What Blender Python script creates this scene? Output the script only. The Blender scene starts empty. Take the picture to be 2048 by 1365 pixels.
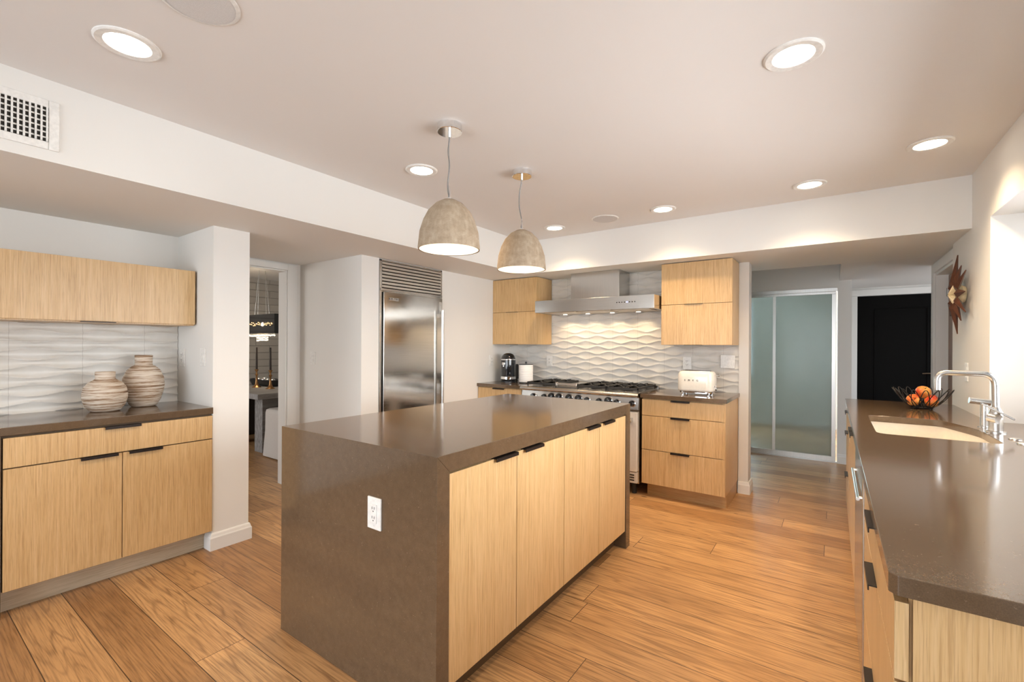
import bpy, bmesh, math, random
from mathutils import Vector, Matrix

random.seed(4)
S = bpy.context.scene
COL = S.collection
PI = math.pi

# ------------------------------------------------------------------ camera
H = 1.284
FPX = 911.73
cam_d = bpy.data.cameras.new('camera')
cam = bpy.data.objects.new('camera', cam_d)
COL.objects.link(cam)
S.camera = cam
cam_d.sensor_fit = 'HORIZONTAL'
cam_d.sensor_width = 36.0
cam_d.lens = 36.0 * FPX / 2048.0
cam_d.shift_y = 8.80 / 2048.0
cam_d.clip_start = 0.02
cam_d.clip_end = 200
yaw, roll = math.radians(35.096), math.radians(0.3044)
fw = Vector((-math.sin(yaw), math.cos(yaw), 0))
rt = Vector((math.cos(yaw), math.sin(yaw), 0))
up = Vector((0, 0, 1))
r2 = rt * math.cos(roll) + up * math.sin(roll)
u2 = -rt * math.sin(roll) + up * math.cos(roll)
M = Matrix.Identity(4)
for i in range(3):
    M[i][0] = r2[i]; M[i][1] = u2[i]; M[i][2] = -fw[i]
M[2][3] = H
cam.matrix_world = M

# ------------------------------------------------------------------ world, daylight, exposure
S.view_settings.view_transform = 'Standard'
S.view_settings.look = 'None'
S.view_settings.exposure = 0.58
S.view_settings.gamma = 1.0
S.view_settings.use_curve_mapping = False
W = bpy.data.worlds.new('world'); S.world = W
W.use_nodes = True
wn = W.node_tree.nodes; wl = W.node_tree.links
bg = wn['Background']
wtc = wn.new('ShaderNodeTexCoord'); wsep = wn.new('ShaderNodeSeparateXYZ')
wramp = wn.new('ShaderNodeValToRGB')
wl.new(wtc.outputs['Generated'], wsep.inputs[0]); wl.new(wsep.outputs['Z'], wramp.inputs[0])
wramp.color_ramp.elements[0].position = 0.0; wramp.color_ramp.elements[0].color = (0.80, 0.82, 0.82, 1)
wramp.color_ramp.elements[1].position = 0.6; wramp.color_ramp.elements[1].color = (0.50, 0.66, 0.90, 1)
wl.new(wramp.outputs[0], bg.inputs['Color'])
bg.inputs['Strength'].default_value = 2.0

def area(name, loc, direction, sx, sy, power, color):
    d = bpy.data.lights.new(name, 'AREA'); d.shape = 'RECTANGLE'
    d.size = sx; d.size_y = sy; d.energy = power; d.color = color
    o = bpy.data.objects.new(name, d); COL.objects.link(o)
    o.location = loc
    o.rotation_euler = Vector(direction).to_track_quat('-Z', 'Y').to_euler()
    return o
# daylight entering by the window over the sink, the glazed wall behind the camera and the rooms beyond, plus an added fill for the hall
area('daylight_sink_window', (1.12, 2.05, 1.5), (-1, 0, -0.03), 2.6, 1.05, 56, (0.96, 0.98, 1.0))
area('daylight_patio_doors', (-1.4, -2.45, 1.25), (0, 1, 0.16), 3.4, 2.0, 72, (0.88, 0.94, 1.0))
area('daylight_den_window', (-1.9, 8.9, 1.4), (0, -1, 0), 1.4, 1.2, 190, (0.86, 0.95, 1.0))
area('passage_fill', (1.80, 6.45, 1.35), (-1, -.25, .1), .9, 1.1, 4.5, (0.97, 0.98, 1.0))  # added fill that brightens the hall soffit, coloured like side daylight
area('daylight_dining_window', (-6.0, -0.95, 1.4), (0, 1, 0), 1.6, 1.2, 22, (1.0, 0.98, 0.95))

# ------------------------------------------------------------------ helpers
class MB:
    def __init__(s): s.v = []; s.f = []
    def add(s, vs, fs):
        n = len(s.v); s.v += [tuple(p) for p in vs]; s.f += [tuple(i + n for i in f) for f in fs]; return s
    def box(s, x0, x1, y0, y1, z0, z1):
        x0, x1 = min(x0, x1), max(x0, x1); y0, y1 = min(y0, y1), max(y0, y1); z0, z1 = min(z0, z1), max(z0, z1)
        return s.add([(x0,y0,z0),(x1,y0,z0),(x1,y1,z0),(x0,y1,z0),(x0,y0,z1),(x1,y0,z1),(x1,y1,z1),(x0,y1,z1)],
                     [(0,3,2,1),(4,5,6,7),(0,1,5,4),(1,2,6,5),(2,3,7,6),(3,0,4,7)])
    def prism(s, poly, axis, a0, a1):
        # poly in the two other axes (order: axis x -> (y,z); y -> (x,z); z -> (x,y))
        n = len(poly); vs = []
        for a in (a0, a1):
            for p, q in poly:
                vs.append({'x': (a, p, q), 'y': (p, a, q), 'z': (p, q, a)}[axis])
        fs = [tuple(range(n))[::-1], tuple(range(n, 2*n))] + [(i, (i+1) % n, n+(i+1) % n, n+i) for i in range(n)]
        return s.add(vs, fs)
    def ring(s, rings, cap0=True, cap1=True, loop=True):
        n = len(rings[0]); vs = [p for r in rings for p in r]; fs = []
        for k in range(len(rings) - 1):
            for i in range(n if loop else n - 1):
                j = (i + 1) % n
                fs.append((k*n+i, k*n+j, (k+1)*n+j, (k+1)*n+i))
        if cap0: fs.append(tuple(range(n))[::-1])
        if cap1: fs.append(tuple((len(rings)-1)*n + i for i in range(n)))
        return s.add(vs, fs)
    def cyl(s, p0, p1, r0, r1=None, n=24):
        r1 = r0 if r1 is None else r1
        p0, p1 = Vector(p0), Vector(p1); d = (p1 - p0).normalized()
        a = d.orthogonal().normalized(); b = d.cross(a)
        R = [[tuple(p + (a*math.cos(2*PI*i/n) + b*math.sin(2*PI*i/n))*r) for i in range(n)] for p, r in ((p0, r0), (p1, r1))]
        return s.ring(R)
    def lathe(s, prof, c=(0, 0, 0), n=40, cap0=True, cap1=True, axis=None):
        Q = Vector((0, 0, 1)).rotation_difference(Vector(axis)) if axis else None
        R = []
        for r, z in prof:
            ring = []
            for i in range(n):
                p = Vector((r*math.cos(2*PI*i/n), r*math.sin(2*PI*i/n), z))
                if Q: p = Q @ p
                ring.append(tuple(p + Vector(c)))
            R.append(ring)
        return s.ring(R, cap0, cap1)
    def tube(s, pts, r, n=12, closed=False, caps=True):
        pts = [Vector(p) for p in pts]; N = len(pts); R = []
        rr = r if isinstance(r, (list, tuple)) else [r]*N
        t0 = (pts[1] - pts[0]).normalized(); a = t0.orthogonal().normalized()
        for k, p in enumerate(pts):
            if closed: t = (pts[(k+1) % N] - pts[k-1]).normalized()
            else: t = (pts[min(k+1, N-1)] - pts[max(k-1, 0)]).normalized()
            a = (a - t*a.dot(t)).normalized(); b = t.cross(a)
            R.append([tuple(p + (a*math.cos(2*PI*i/n) + b*math.sin(2*PI*i/n))*rr[k]) for i in range(n)])
        if closed: R.append(R[0]); caps = False
        return s.ring(R, caps, caps)
    def build(s, name, mat, parent=None, bevel=0, seg=2, smooth=False, local=False, angle=35):
        off = Vector((0, 0, 0)); p = parent
        while p is not None and not local:
            off += p.location; p = p.parent
        me = bpy.data.meshes.new(name)
        me.from_pydata([tuple(Vector(v) - off) for v in s.v], [], s.f)
        bm = bmesh.new(); bm.from_mesh(me)
        bmesh.ops.recalc_face_normals(bm, faces=bm.faces)
        bm.to_mesh(me); bm.free()
        o = bpy.data.objects.new(name, me); COL.objects.link(o)
        if mat: me.materials.append(mat)
        if parent: o.parent = parent
        if smooth or bevel:
            for pl in me.polygons: pl.use_smooth = True
            me.set_sharp_from_angle(angle=math.radians(angle))
        if bevel:
            m = o.modifiers.new('bevel', 'BEVEL'); m.width = bevel; m.segments = seg; m.limit_method = 'ANGLE'; m.angle_limit = math.radians(40)
            m.harden_normals = True
        return o

def fillet(pts, r, n=6):
    out = []; P = [Vector(p) for p in pts]
    for i, p in enumerate(P):
        if i in (0, len(P)-1): out.append(p); continue
        a = (P[i-1]-p); b = (P[i+1]-p); la, lb = a.length, b.length; a.normalize(); b.normalize()
        d = min(r, la*.49, lb*.49)
        q0, q1 = p + a*d, p + b*d
        for k in range(n+1):
            t = k/n; out.append(q0*(1-t)**2 + p*2*t*(1-t) + q1*t*t)
    return out

def tag(o, label, cat, group=None):
    o['label'] = label; o['category'] = cat
    if group: o['group'] = group
    return o
def thing(name, label, cat, loc=(0, 0, 0), group=None, rz=0):
    o = bpy.data.objects.new(name, None); COL.objects.link(o)
    o.empty_display_size = 0.05
    o.location = loc; o.rotation_euler = (0, 0, rz)
    return tag(o, label, cat, group)
def struct(name, mb, mat, parent=None, **k):
    o = mb.build(name, mat, parent, **k)
    if parent is None: o['kind'] = 'structure'
    return o
def box(*a): return MB().box(*a)
def copy_tree(o, parent=None):
    c = o.copy(); COL.objects.link(c)
    if parent: c.parent = parent
    for ch in list(o.children): copy_tree(ch, c)
    return c
def text_mesh(name, txt, size, mat, parent, loc, rot, depth=0.0008):
    cu = bpy.data.curves.new(name, 'FONT'); cu.body = txt; cu.size = size; cu.extrude = depth; cu.align_x = 'CENTER'; cu.align_y = 'CENTER'
    t = bpy.data.objects.new(name, cu); COL.objects.link(t)
    dg = bpy.context.evaluated_depsgraph_get()
    me = bpy.data.meshes.new_from_object(t.evaluated_get(dg))
    bpy.data.objects.remove(t); me.name = name
    o = bpy.data.objects.new(name, me); COL.objects.link(o)
    me.materials.clear(); me.materials.append(mat)
    o.parent = parent; o.location = loc; o.rotation_euler = rot
    return o

# ------------------------------------------------------------------ materials
def newmat(name):
    m = bpy.data.materials.new(name); m.use_nodes = True
    nt = m.node_tree
    return m, nt, nt.nodes['Principled BSDF']
class NT:
    def __init__(s, nt): s.nt = nt
    def n(s, t, **k):
        o = s.nt.nodes.new(t)
        for a, v in k.items(): setattr(o, a, v)
        return o
    def l(s, a, b): s.nt.links.new(a, b)
    def coords(s, scale=(1, 1, 1), rnd=0.0, kind='Object'):
        tc = s.n('ShaderNodeTexCoord'); mp = s.n('ShaderNodeMapping'); mp.inputs['Scale'].default_value = scale
        src = tc.outputs[kind]
        if rnd:
            oi = s.n('ShaderNodeObjectInfo'); mu = s.n('ShaderNodeMath', operation='MULTIPLY'); mu.inputs[1].default_value = rnd
            s.l(oi.outputs['Random'], mu.inputs[0])
            ad = s.n('ShaderNodeVectorMath', operation='ADD'); s.l(src, ad.inputs[0]); s.l(mu.outputs[0], ad.inputs[1]); src = ad.outputs[0]
        s.l(src, mp.inputs[0]); return mp.outputs[0]
    def noise(s, vec, scale=1, detail=3, rough=.55, dist=0):
        n = s.n('ShaderNodeTexNoise'); n.inputs['Scale'].default_value = scale; n.inputs['Detail'].default_value = detail
        n.inputs['Roughness'].default_value = rough; n.inputs['Distortion'].default_value = dist
        s.l(vec, n.inputs['Vector']); return n.outputs['Fac']
    def ramp(s, fac, stops):
        r = s.n('ShaderNodeValToRGB'); e = r.color_ramp.elements
        while len(e) > 1: e.remove(e[-1])
        e[0].position, e[0].color = stops[0][0], tuple(stops[0][1]) + (1,)
        for p, c in stops[1:]:
            q = e.new(p); q.color = tuple(c) + (1,)
        s.l(fac, r.inputs[0]); return r.outputs[0]
    def mix(s, fac, a, b, blend='MIX'):
        m = s.n('ShaderNodeMix', data_type='RGBA', blend_type=blend)
        for sock, v in ((m.inputs[0], fac), (m.inputs[6], a), (m.inputs[7], b)):
            if hasattr(v, 'is_linked') or hasattr(v, 'node'): s.l(v, sock)
            elif isinstance(v, (int, float)): sock.default_value = v
            else: sock.default_value = tuple(v) + (1,)
        return m.outputs[2]
    def math(s, op, a, b=None):
        m = s.n('ShaderNodeMath', operation=op)
        for i, v in enumerate((a, b)):
            if v is None: continue
            if isinstance(v, (int, float)): m.inputs[i].default_value = v
            else: s.l(v, m.inputs[i])
        return m.outputs[0]
    def bump(s, h, strength, dist, bsdf):
        b = s.n('ShaderNodeBump'); b.inputs['Strength'].default_value = strength; b.inputs['Distance'].default_value = dist
        s.l(h, b.inputs['Height']); s.l(b.outputs[0], bsdf.inputs['Normal'])

def plain(name, col, rough=.5, metal=0, spec=.5, bumpy=0, bscale=60, coat=0, var=0.06):
    m, nt, b = newmat(name); t = NT(nt)
    b.inputs['Roughness'].default_value = rough; b.inputs['Metallic'].default_value = metal
    b.inputs['Specular IOR Level'].default_value = spec; b.inputs['Coat Weight'].default_value = coat
    v = t.coords()
    f = t.noise(v, bscale, 2)
    lo = tuple(c*(1-var) for c in col); hi = tuple(min(1, c*(1+var)) for c in col)
    t.l(t.ramp(f, [(.35, lo), (.65, hi)]), b.inputs['Base Color'])
    if bumpy: t.bump(f, bumpy, .002, b)
    return m

def veneer(name, axis='z', base=(.65, .43, .205), dark=(.53, .325, .135), light=(.72, .505, .27), rough=.34):
    m, nt, b = newmat(name); t = NT(nt)
    sc = {'z': (1, 1, .022), 'y': (1, .022, 1), 'x': (.022, 1, 1)}[axis]
    v = t.coords(sc, rnd=37.0)
    a = t.noise(v, 120, 4, .7); f2 = t.noise(v, 330, 3, .7)
    v2 = t.coords({'z': (1, 1, .05), 'y': (1, .05, 1), 'x': (.05, 1, 1)}[axis], rnd=11.0)
    broad = t.noise(v2, 7, 2)
    c1 = t.ramp(a, [(.26, dark), (.47, base), (.74, light)])
    c2 = t.ramp(f2, [(.36, (.70, .64, .57)), (.52, (1, 1, 1))])
    c3 = t.ramp(broad, [(.3, (.93, .92, .90)), (.7, (1.0, 1.0, 1.0))])
    c = t.mix(.7, c1, c2, 'MULTIPLY'); c = t.mix(1.0, c, c3, 'MULTIPLY')
    t.l(c, b.inputs['Base Color'])
    b.inputs['Roughness'].default_value = rough
    b.inputs['Specular IOR Level'].default_value = .45
    t.bump(f2, .08, .001, b)
    return m

def make_floor():
    m, nt, b = newmat('oak_planks'); t = NT(nt)
    tc = t.n('ShaderNodeTexCoord'); sp = t.n('ShaderNodeSeparateXYZ'); t.l(tc.outputs['Object'], sp.inputs[0])
    x, y = sp.outputs[0], sp.outputs[1]
    W_, L_ = .187, 1.75
    yy = t.math('DIVIDE', t.math('SUBTRACT', y, .4), W_)
    row = t.math('FLOOR', yy); fy = t.math('SUBTRACT', yy, row)
    wn1 = t.n('ShaderNodeTexWhiteNoise', noise_dimensions='1D'); t.l(row, wn1.inputs['W'])
    xx = t.math('ADD', t.math('DIVIDE', x, L_), t.math('MULTIPLY', wn1.outputs['Value'], 7.0))
    colm = t.math('FLOOR', xx); fx = t.math('SUBTRACT', xx, colm)
    cb = t.n('ShaderNodeCombineXYZ'); t.l(row, cb.inputs[0]); t.l(colm, cb.inputs[1])
    wn2 = t.n('ShaderNodeTexWhiteNoise', noise_dimensions='3D'); t.l(cb.outputs[0], wn2.inputs['Vector'])
    rnd = wn2.outputs['Value']; rcol = wn2.outputs['Color']
    # grain coordinates: long along x, shifted for each plank
    cg = t.n('ShaderNodeCombineXYZ')
    t.l(t.math('ADD', x, t.math('MULTIPLY', rnd, 31.0)), cg.inputs[0]); t.l(y, cg.inputs[1]); t.l(t.math('MULTIPLY', rnd, 17.0), cg.inputs[2])
    mp = t.n('ShaderNodeMapping'); mp.inputs['Scale'].default_value = (.42, 7.5, 1.0); t.l(cg.outputs[0], mp.inputs[0])
    wv = t.n('ShaderNodeTexNoise'); wv.inputs['Scale'].default_value = 1.6; wv.inputs['Detail'].default_value = 1.5; wv.inputs['Distortion'].default_value = .25
    t.l(mp.outputs[0], wv.inputs['Vector'])
    rings = t.math('SINE', t.math('MULTIPLY', wv.outputs['Fac'], 80.0))
    rings = t.math('ADD', t.math('MULTIPLY', rings, .5), .5)
    mp2 = t.n('ShaderNodeMapping'); mp2.inputs['Scale'].default_value = (2.2, 75.0, 1.0); t.l(cg.outputs[0], mp2.inputs[0])
    fine = t.noise(mp2.outputs[0], 2.2, 4, .65)
    mp3 = t.n('ShaderNodeMapping'); mp3.inputs['Scale'].default_value = (2.2, 5.0, 1.0); t.l(cg.outputs[0], mp3.inputs[0])
    blot = t.noise(mp3.outputs[0], 1.0, 3)
    tint = t.ramp(rnd, [(0, (.36, .185, .072)), (.3, (.50, .28, .118)), (.65, (.60, .35, .155)), (1, (.44, .245, .105))])
    c = t.mix(t.math('MULTIPLY', t.math('MULTIPLY', t.math('POWER', rings, 5.0), blot), .95), tint, (.20, .095, .038))
    c = t.mix(.8, c, t.ramp(fine, [(.33, (.5, .45, .4)), (.55, (1.05, 1.05, 1.05))]), 'MULTIPLY')
    c = t.mix(.6, c, t.ramp(blot, [(.3, (.70, .64, .6)), (.6, (1.1, 1.1, 1.1))]), 'MULTIPLY')
    # knots
    mp4 = t.n('ShaderNodeMapping'); mp4.inputs['Scale'].default_value = (1.6, 4.2, 1.0); t.l(cg.outputs[0], mp4.inputs[0])
    vo = t.n('ShaderNodeTexVoronoi'); vo.inputs['Scale'].default_value = 1.0; t.l(mp4.outputs[0], vo.inputs['Vector'])
    kn = t.math('LESS_THAN', vo.outputs['Distance'], .045)
    c = t.mix(t.math('MULTIPLY', kn, .8), c, (.07, .03, .012))
    # joints
    ey = t.math('MINIMUM', fy, t.math('SUBTRACT', 1.0, fy))
    ex = t.math('MINIMUM', fx, t.math('SUBTRACT', 1.0, fx))
    gap = t.math('MAXIMUM', t.math('LESS_THAN', ey, .0017/W_), t.math('LESS_THAN', ex, .0016/L_))
    c = t.mix(t.math('MULTIPLY', gap, .92), c, (.04, .018, .008))
    t.l(c, b.inputs['Base Color'])
    t.l(t.math('ADD', .27, t.math('MULTIPLY', fine, .22)), b.inputs['Roughness'])
    b.inputs['Specular IOR Level'].default_value = .5
    hgt = t.math('SUBTRACT', t.math('MULTIPLY', fine, .6), t.math('ADD', t.math('MULTIPLY', gap, 1.5), t.math('MULTIPLY', rings, .15)))
    t.bump(hgt, .25, .002, b)
    return m

def make_quartz():
    m, nt, b = newmat('brown_quartz'); t = NT(nt)
    v = t.coords()
    a = t.noise(v, 420, 2, .6); c_ = t.noise(v, 38, 4, .7); d = t.noise(v, 110, 2)
    base = t.ramp(c_, [(.25, (.104, .067, .038)), (.75, (.131, .087, .053))])
    base = t.mix(.5, base, t.ramp(a, [(.35, (.74, .72, .70)), (.7, (1.28, 1.27, 1.26))]), 'MULTIPLY')
    base = t.mix(t.math('MULTIPLY', t.math('GREATER_THAN', d, .71), .5), base, (.22, .16, .11))
    t.l(base, b.inputs['Base Color'])
    b.inputs['Roughness'].default_value = .11; b.inputs['Specular IOR Level'].default_value = .85
    return m

def make_steel(name, axis='x', rough=.24, col=(.56, .54, .51), aniso=0):
    m, nt, b = newmat(name); t = NT(nt)
    sc = {'x': (.02, 1, 1), 'y': (1, .02, 1), 'z': (1, 1, .02)}[axis]
    v = t.coords(sc); f = t.noise(v, 160, 4, .7)
    b.inputs['Metallic'].default_value = 1
    t.l(t.ramp(f, [(.3, tuple(c*.93 for c in col)), (.7, tuple(min(1, c*1.05) for c in col))]), b.inputs['Base Color'])
    t.l(t.math('ADD', rough-.05, t.math('MULTIPLY', f, .1)), b.inputs['Roughness'])
    t.bump(f, .06, .0006, b)
    return m

def make_tile(name, ax, x0, step):
    m, nt, b = newmat(name); t = NT(nt)
    v = t.coords(); f = t.noise(v, 9, 2)
    c = t.ramp(f, [(.3, (.70, .68, .63)), (.7, (.76, .74, .70))])
    tc = t.n('ShaderNodeTexCoord'); sp = t.n('ShaderNodeSeparateXYZ'); t.l(tc.outputs['Object'], sp.inputs[0])
    fr = t.math('FRACT', t.math('DIVIDE', t.math('SUBTRACT', sp.outputs[ax], x0), step))
    fz = t.math('FRACT', t.math('DIVIDE', t.math('SUBTRACT', sp.outputs[2], .02), .255))
    j = t.math('MAXIMUM', t.math('LESS_THAN', fr, .0024/step), t.math('LESS_THAN', fz, .0020/.255))
    t.l(t.mix(t.math('MULTIPLY', j, .55), c, (.40, .37, .33)), b.inputs['Base Color'])
    b.inputs['Roughness'].default_value = .36; b.inputs['Specular IOR Level'].default_value = .5
    return m

def make_wall(name, col, rough=.65):
    m, nt, b = newmat(name); t = NT(nt)
    v = t.coords(); f = t.noise(v, 130, 3); g = t.noise(v, 1.3, 2)
    t.l(t.ramp(g, [(.3, tuple(c*.985 for c in col)), (.7, col)]), b.inputs['Base Color'])
    b.inputs['Roughness'].default_value = rough; b.inputs['Specular IOR Level'].default_value = .3
    t.bump(f, .06, .001, b)
    return m

def emit(name, col, strength):
    m, nt, b = newmat(name)
    b.inputs['Base Color'].default_value = tuple(col) + (1,)
    b.inputs['Emission Color'].default_value = tuple(col) + (1,); b.inputs['Emission Strength'].default_value = strength
    t = NT(nt); v = t.coords(); f = t.noise(v, 40, 1)
    t.l(t.ramp(f, [(.2, tuple(c*.96 for c in col)), (.8, col)]), b.inputs['Base Color'])
    return m

def make_concrete():
    m, nt, b = newmat('concrete'); t = NT(nt)
    v = t.coords(); f = t.noise(v, 22, 6, .7); g = t.noise(v, 90, 4, .7)
    c = t.ramp(f, [(.3, (.30, .225, .15)), (.5, (.385, .30, .21)), (.7, (.46, .375, .275))])
    c = t.mix(.5, c, t.ramp(g, [(.35, (.8, .79, .77)), (.6, (1.05, 1.05, 1.05))]), 'MULTIPLY')
    t.l(c, b.inputs['Base Color']); b.inputs['Roughness'].default_value = .85
    t.bump(g, .15, .002, b)
    return m

def make_vase():
    m, nt, b = newmat('striped_stoneware'); t = NT(nt)
    v = t.coords((.9, .9, 24), rnd=7.0); v2 = t.coords((1.5, 1.5, 34), rnd=3.0)
    f = t.noise(v, 4.2, 5, .72, .15); g = t.noise(v2, 9, 4, .7)
    c = t.ramp(f, [(.36, (.16, .085, .045)), (.46, (.36, .24, .15)), (.53, (.64, .55, .45)), (.75, (.74, .68, .60))])
    c = t.mix(.45, c, t.ramp(g, [(.35, (.66, .56, .48)), (.55, (1, 1, 1))]), 'MULTIPLY')
    t.l(c, b.inputs['Base Color']); b.inputs['Roughness'].default_value = .75
    t.bump(f, .4, .004, b)
    return m

def make_brick():
    m, nt, b = newmat('painted_brick'); t = NT(nt)
    tc = t.n('ShaderNodeTexCoord'); sp = t.n('ShaderNodeSeparateXYZ'); t.l(tc.outputs['Object'], sp.inputs[0])
    cb = t.n('ShaderNodeCombineXYZ'); t.l(sp.outputs[1], cb.inputs[0]); t.l(sp.outputs[2], cb.inputs[1])
    br = t.n('ShaderNodeTexBrick'); t.l(cb.outputs[0], br.inputs['Vector'])
    br.inputs['Scale'].default_value = 1; br.inputs['Brick Width'].default_value = .40; br.inputs['Row Height'].default_value = .105
    br.inputs['Mortar Size'].default_value = .006; br.inputs['Mortar Smooth'].default_value = .6
    br.inputs['Color1'].default_value = (.50, .47, .43, 1); br.inputs['Color2'].default_value = (.55, .52, .48, 1); br.inputs['Mortar'].default_value = (.36, .34, .31, 1)
    t.l(br.outputs['Color'], b.inputs['Base Color']); b.inputs['Roughness'].default_value = .7
    n = t.noise(t.coords(), 14, 4)
    h = t.math('SUBTRACT', t.math('MULTIPLY', n, .35), br.outputs['Fac'])
    t.bump(h, .8, .012, b)
    return m

def make_frost():
    m, nt, b = newmat('frosted_glass'); t = NT(nt); nt.nodes.remove(b)
    out = nt.nodes['Material Output']
    v = t.coords(); f = t.noise(v, 3, 2)
    ref = t.n('ShaderNodeBsdfRefraction'); ref.inputs['Roughness'].default_value = .42; ref.inputs['IOR'].default_value = 1.05
    t.l(t.ramp(f, [(.3, (.56, .635, .635)), (.7, (.60, .675, .675))]), ref.inputs['Color'])
    df = t.n('ShaderNodeBsdfDiffuse'); df.inputs['Color'].default_value = (.29, .325, .32, 1)
    gl = t.n('ShaderNodeBsdfGlossy'); gl.inputs['Roughness'].default_value = .16
    m1 = t.n('ShaderNodeMixShader'); m1.inputs[0].default_value = .5; t.l(ref.outputs[0], m1.inputs[1]); t.l(df.outputs[0], m1.inputs[2])
    fr = t.n('ShaderNodeFresnel'); fr.inputs['IOR'].default_value = 1.28
    m2 = t.n('ShaderNodeMixShader'); t.l(fr.outputs[0], m2.inputs[0]); t.l(m1.outputs[0], m2.inputs[1]); t.l(gl.outputs[0], m2.inputs[2])
    t.l(m2.outputs[0], out.inputs['Surface'])
    return m

def make_glass(name, col=(1, 1, 1), rough=0.0):
    m, nt, b = newmat(name); t = NT(nt); nt.nodes.remove(b)
    out = nt.nodes['Material Output']
    tr = t.n('ShaderNodeBsdfTransparent'); tr.inputs['Color'].default_value = tuple(col) + (1,)
    gl = t.n('ShaderNodeBsdfGlossy'); gl.inputs['Roughness'].default_value = rough
    fr = t.n('ShaderNodeFresnel'); fr.inputs['IOR'].default_value = 1.45
    mx = t.n('ShaderNodeMixShader'); t.l(fr.outputs[0], mx.inputs[0]); t.l(tr.outputs[0], mx.inputs[1]); t.l(gl.outputs[0], mx.inputs[2])
    t.l(mx.outputs[0], out.inputs['Surface'])
    return m

def make_apple():
    m, nt, b = newmat('apple_skin'); t = NT(nt)
    v = t.coords((1, 1, .35), rnd=9.0); f = t.noise(v, 16, 3, .6); v2 = t.coords((1, 1, .1), rnd=5.0); g = t.noise(v2, 120, 3)
    c = t.ramp(f, [(.38, (.62, .055, .02)), (.5, (.74, .22, .045)), (.66, (.82, .50, .13))])
    c = t.mix(.5, c, t.ramp(g, [(.4, (.8, .55, .4)), (.6, (1.05, 1.05, 1.0))]), 'MULTIPLY')
    t.l(c, b.inputs['Base Color']); b.inputs['Roughness'].default_value = .32
    return m

def make_towel():
    m, nt, b = newmat('paper_towel'); t = NT(nt)
    v = t.coords((1, 1, 1)); w = t.n('ShaderNodeTexWave', bands_direction='Z'); w.inputs['Scale'].default_value = 17; w.inputs['Distortion'].default_value = 1.2
    t.l(v, w.inputs['Vector'])
    t.l(t.ramp(w.outputs['Fac'], [(.0, (.70, .69, .68)), (.35, (.82, .81, .80)), (1, (.84, .83, .82))]), b.inputs['Base Color'])
    b.inputs['Roughness'].default_value = .9; t.bump(w.outputs['Fac'], .5, .003, b)
    return m

def make_oldwood():
    m, nt, b = newmat('weathered_grey_wood'); t = NT(nt)
    v = t.coords((.06, 1, .06)); f = t.noise(t.coords((1, .06, .5)), 40, 5, .7)
    t.l(t.ramp(f, [(.3, (.16, .15, .145)), (.55, (.30, .29, .285)), (.75, (.42, .41, .41))]), b.inputs['Base Color'])
    b.inputs['Roughness'].default_value = .7; t.bump(f, .3, .002, b)
    return m

WALL = make_wall('white_wall_paint', (.80, .785, .75))
CEIL = make_wall('ceiling_paint', (.78, .76, .738))
TRIMM = make_wall('white_trim_paint', (.82, .81, .78), .4)
BLACKPAINT = plain('black_door_paint', (.003, .0026, .0024), .6, spec=.08)
BROWNDOOR = veneer('brown_door_wood', 'z', (.22, .10, .035), (.15, .065, .02), (.28, .13, .05))
OAK = veneer('oak_veneer', 'z')
OAKX = veneer('oak_veneer_lying_x', 'x', (.52, .32, .14), (.42, .24, .09), (.58, .38, .19))
OAKY = veneer('oak_veneer_lying_y', 'y', (.62, .51, .36), (.52, .42, .29), (.70, .59, .44))
OAKEDGE = veneer('oak_edge', 'z', (.66, .45, .22), (.52, .34, .16), (.74, .53, .30))
FLOOR = make_floor()
QUARTZ = make_quartz()
STEEL = make_steel('brushed_steel', 'x')
STEELY = make_steel('brushed_steel_lying', 'y', .20)
STEELDOOR = make_steel('polished_steel_door', 'y', .13, (.60, .58, .55))
STEELSATIN = make_steel('satin_steel', 'y', .42, (.60, .57, .53))
STEELV = make_steel('brushed_steel_upright', 'z', .22)
NICKEL = plain('brushed_nickel', (.64, .63, .61), .27, 1, bumpy=.03, bscale=400)
CORDGREY = plain('grey_cord', (.26, .25, .24), .4, .5)
CHROME = plain('chrome', (.82, .82, .82), .06, 1)
ALU = make_steel('aluminium_frame', 'z', .35, (.68, .67, .65))
IRON = plain('cast_iron', (.018, .017, .016), .55, bumpy=.2, bscale=200)
BLACK = plain('black_plastic', (.012, .012, .013), .3)
GLOSSBLACK = plain('gloss_black', (.010, .012, .015), .08, coat=.6)
PULL = plain('dark_bronze_pull', (.030, .022, .018), .4, .6)
SHADOWGAP = plain('gap_shade', (.02, .016, .012), .8)  # near-black colour standing in for shade in gaps and recesses
PLATE = plain('white_switch_plastic', (.80, .79, .76), .35)
SLOT = plain('socket_slot', (.03, .028, .025), .6)
TILE = make_tile('white_wave_tile', 0, -2.636, .2625)
TILEL = make_tile('white_wave_tile_alcove', 1, .457, .3015)
PALEENAMEL = plain('pale_oven_enamel', (.66, .61, .54), .22, coat=.4, var=.02)
CONCRETE = make_concrete()
LINING = plain('white_enamel_lining', (.85, .80, .72), .4)
VASE = make_vase()
BRICK = make_brick()
SHADECARCASS = plain('shade_painted_carcass', (.10, .055, .022), .6)  # darkened so seams and toe recess carry painted shade
FROST = make_frost()
PANE = make_glass('window_glass')
CLEAR = make_glass('clear_glass', (.95, .97, .97))
APPLE = make_apple()
STEM = plain('stem_brown', (.08, .05, .02), .8)
TOWEL = make_towel()
OLDWOOD = make_oldwood()
DARKWOOD = plain('dark_brown_wood', (.03, .018, .013), .5)
LINEN = plain('white_linen', (.62, .58, .54), .95, bumpy=.3, bscale=300)
CREAM = plain('cream_enamel', (.80, .755, .68), .18, coat=.5, var=.02)
SINKW = plain('cream_fireclay', (.80, .73, .62), .2, coat=.3, var=.02)
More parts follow.
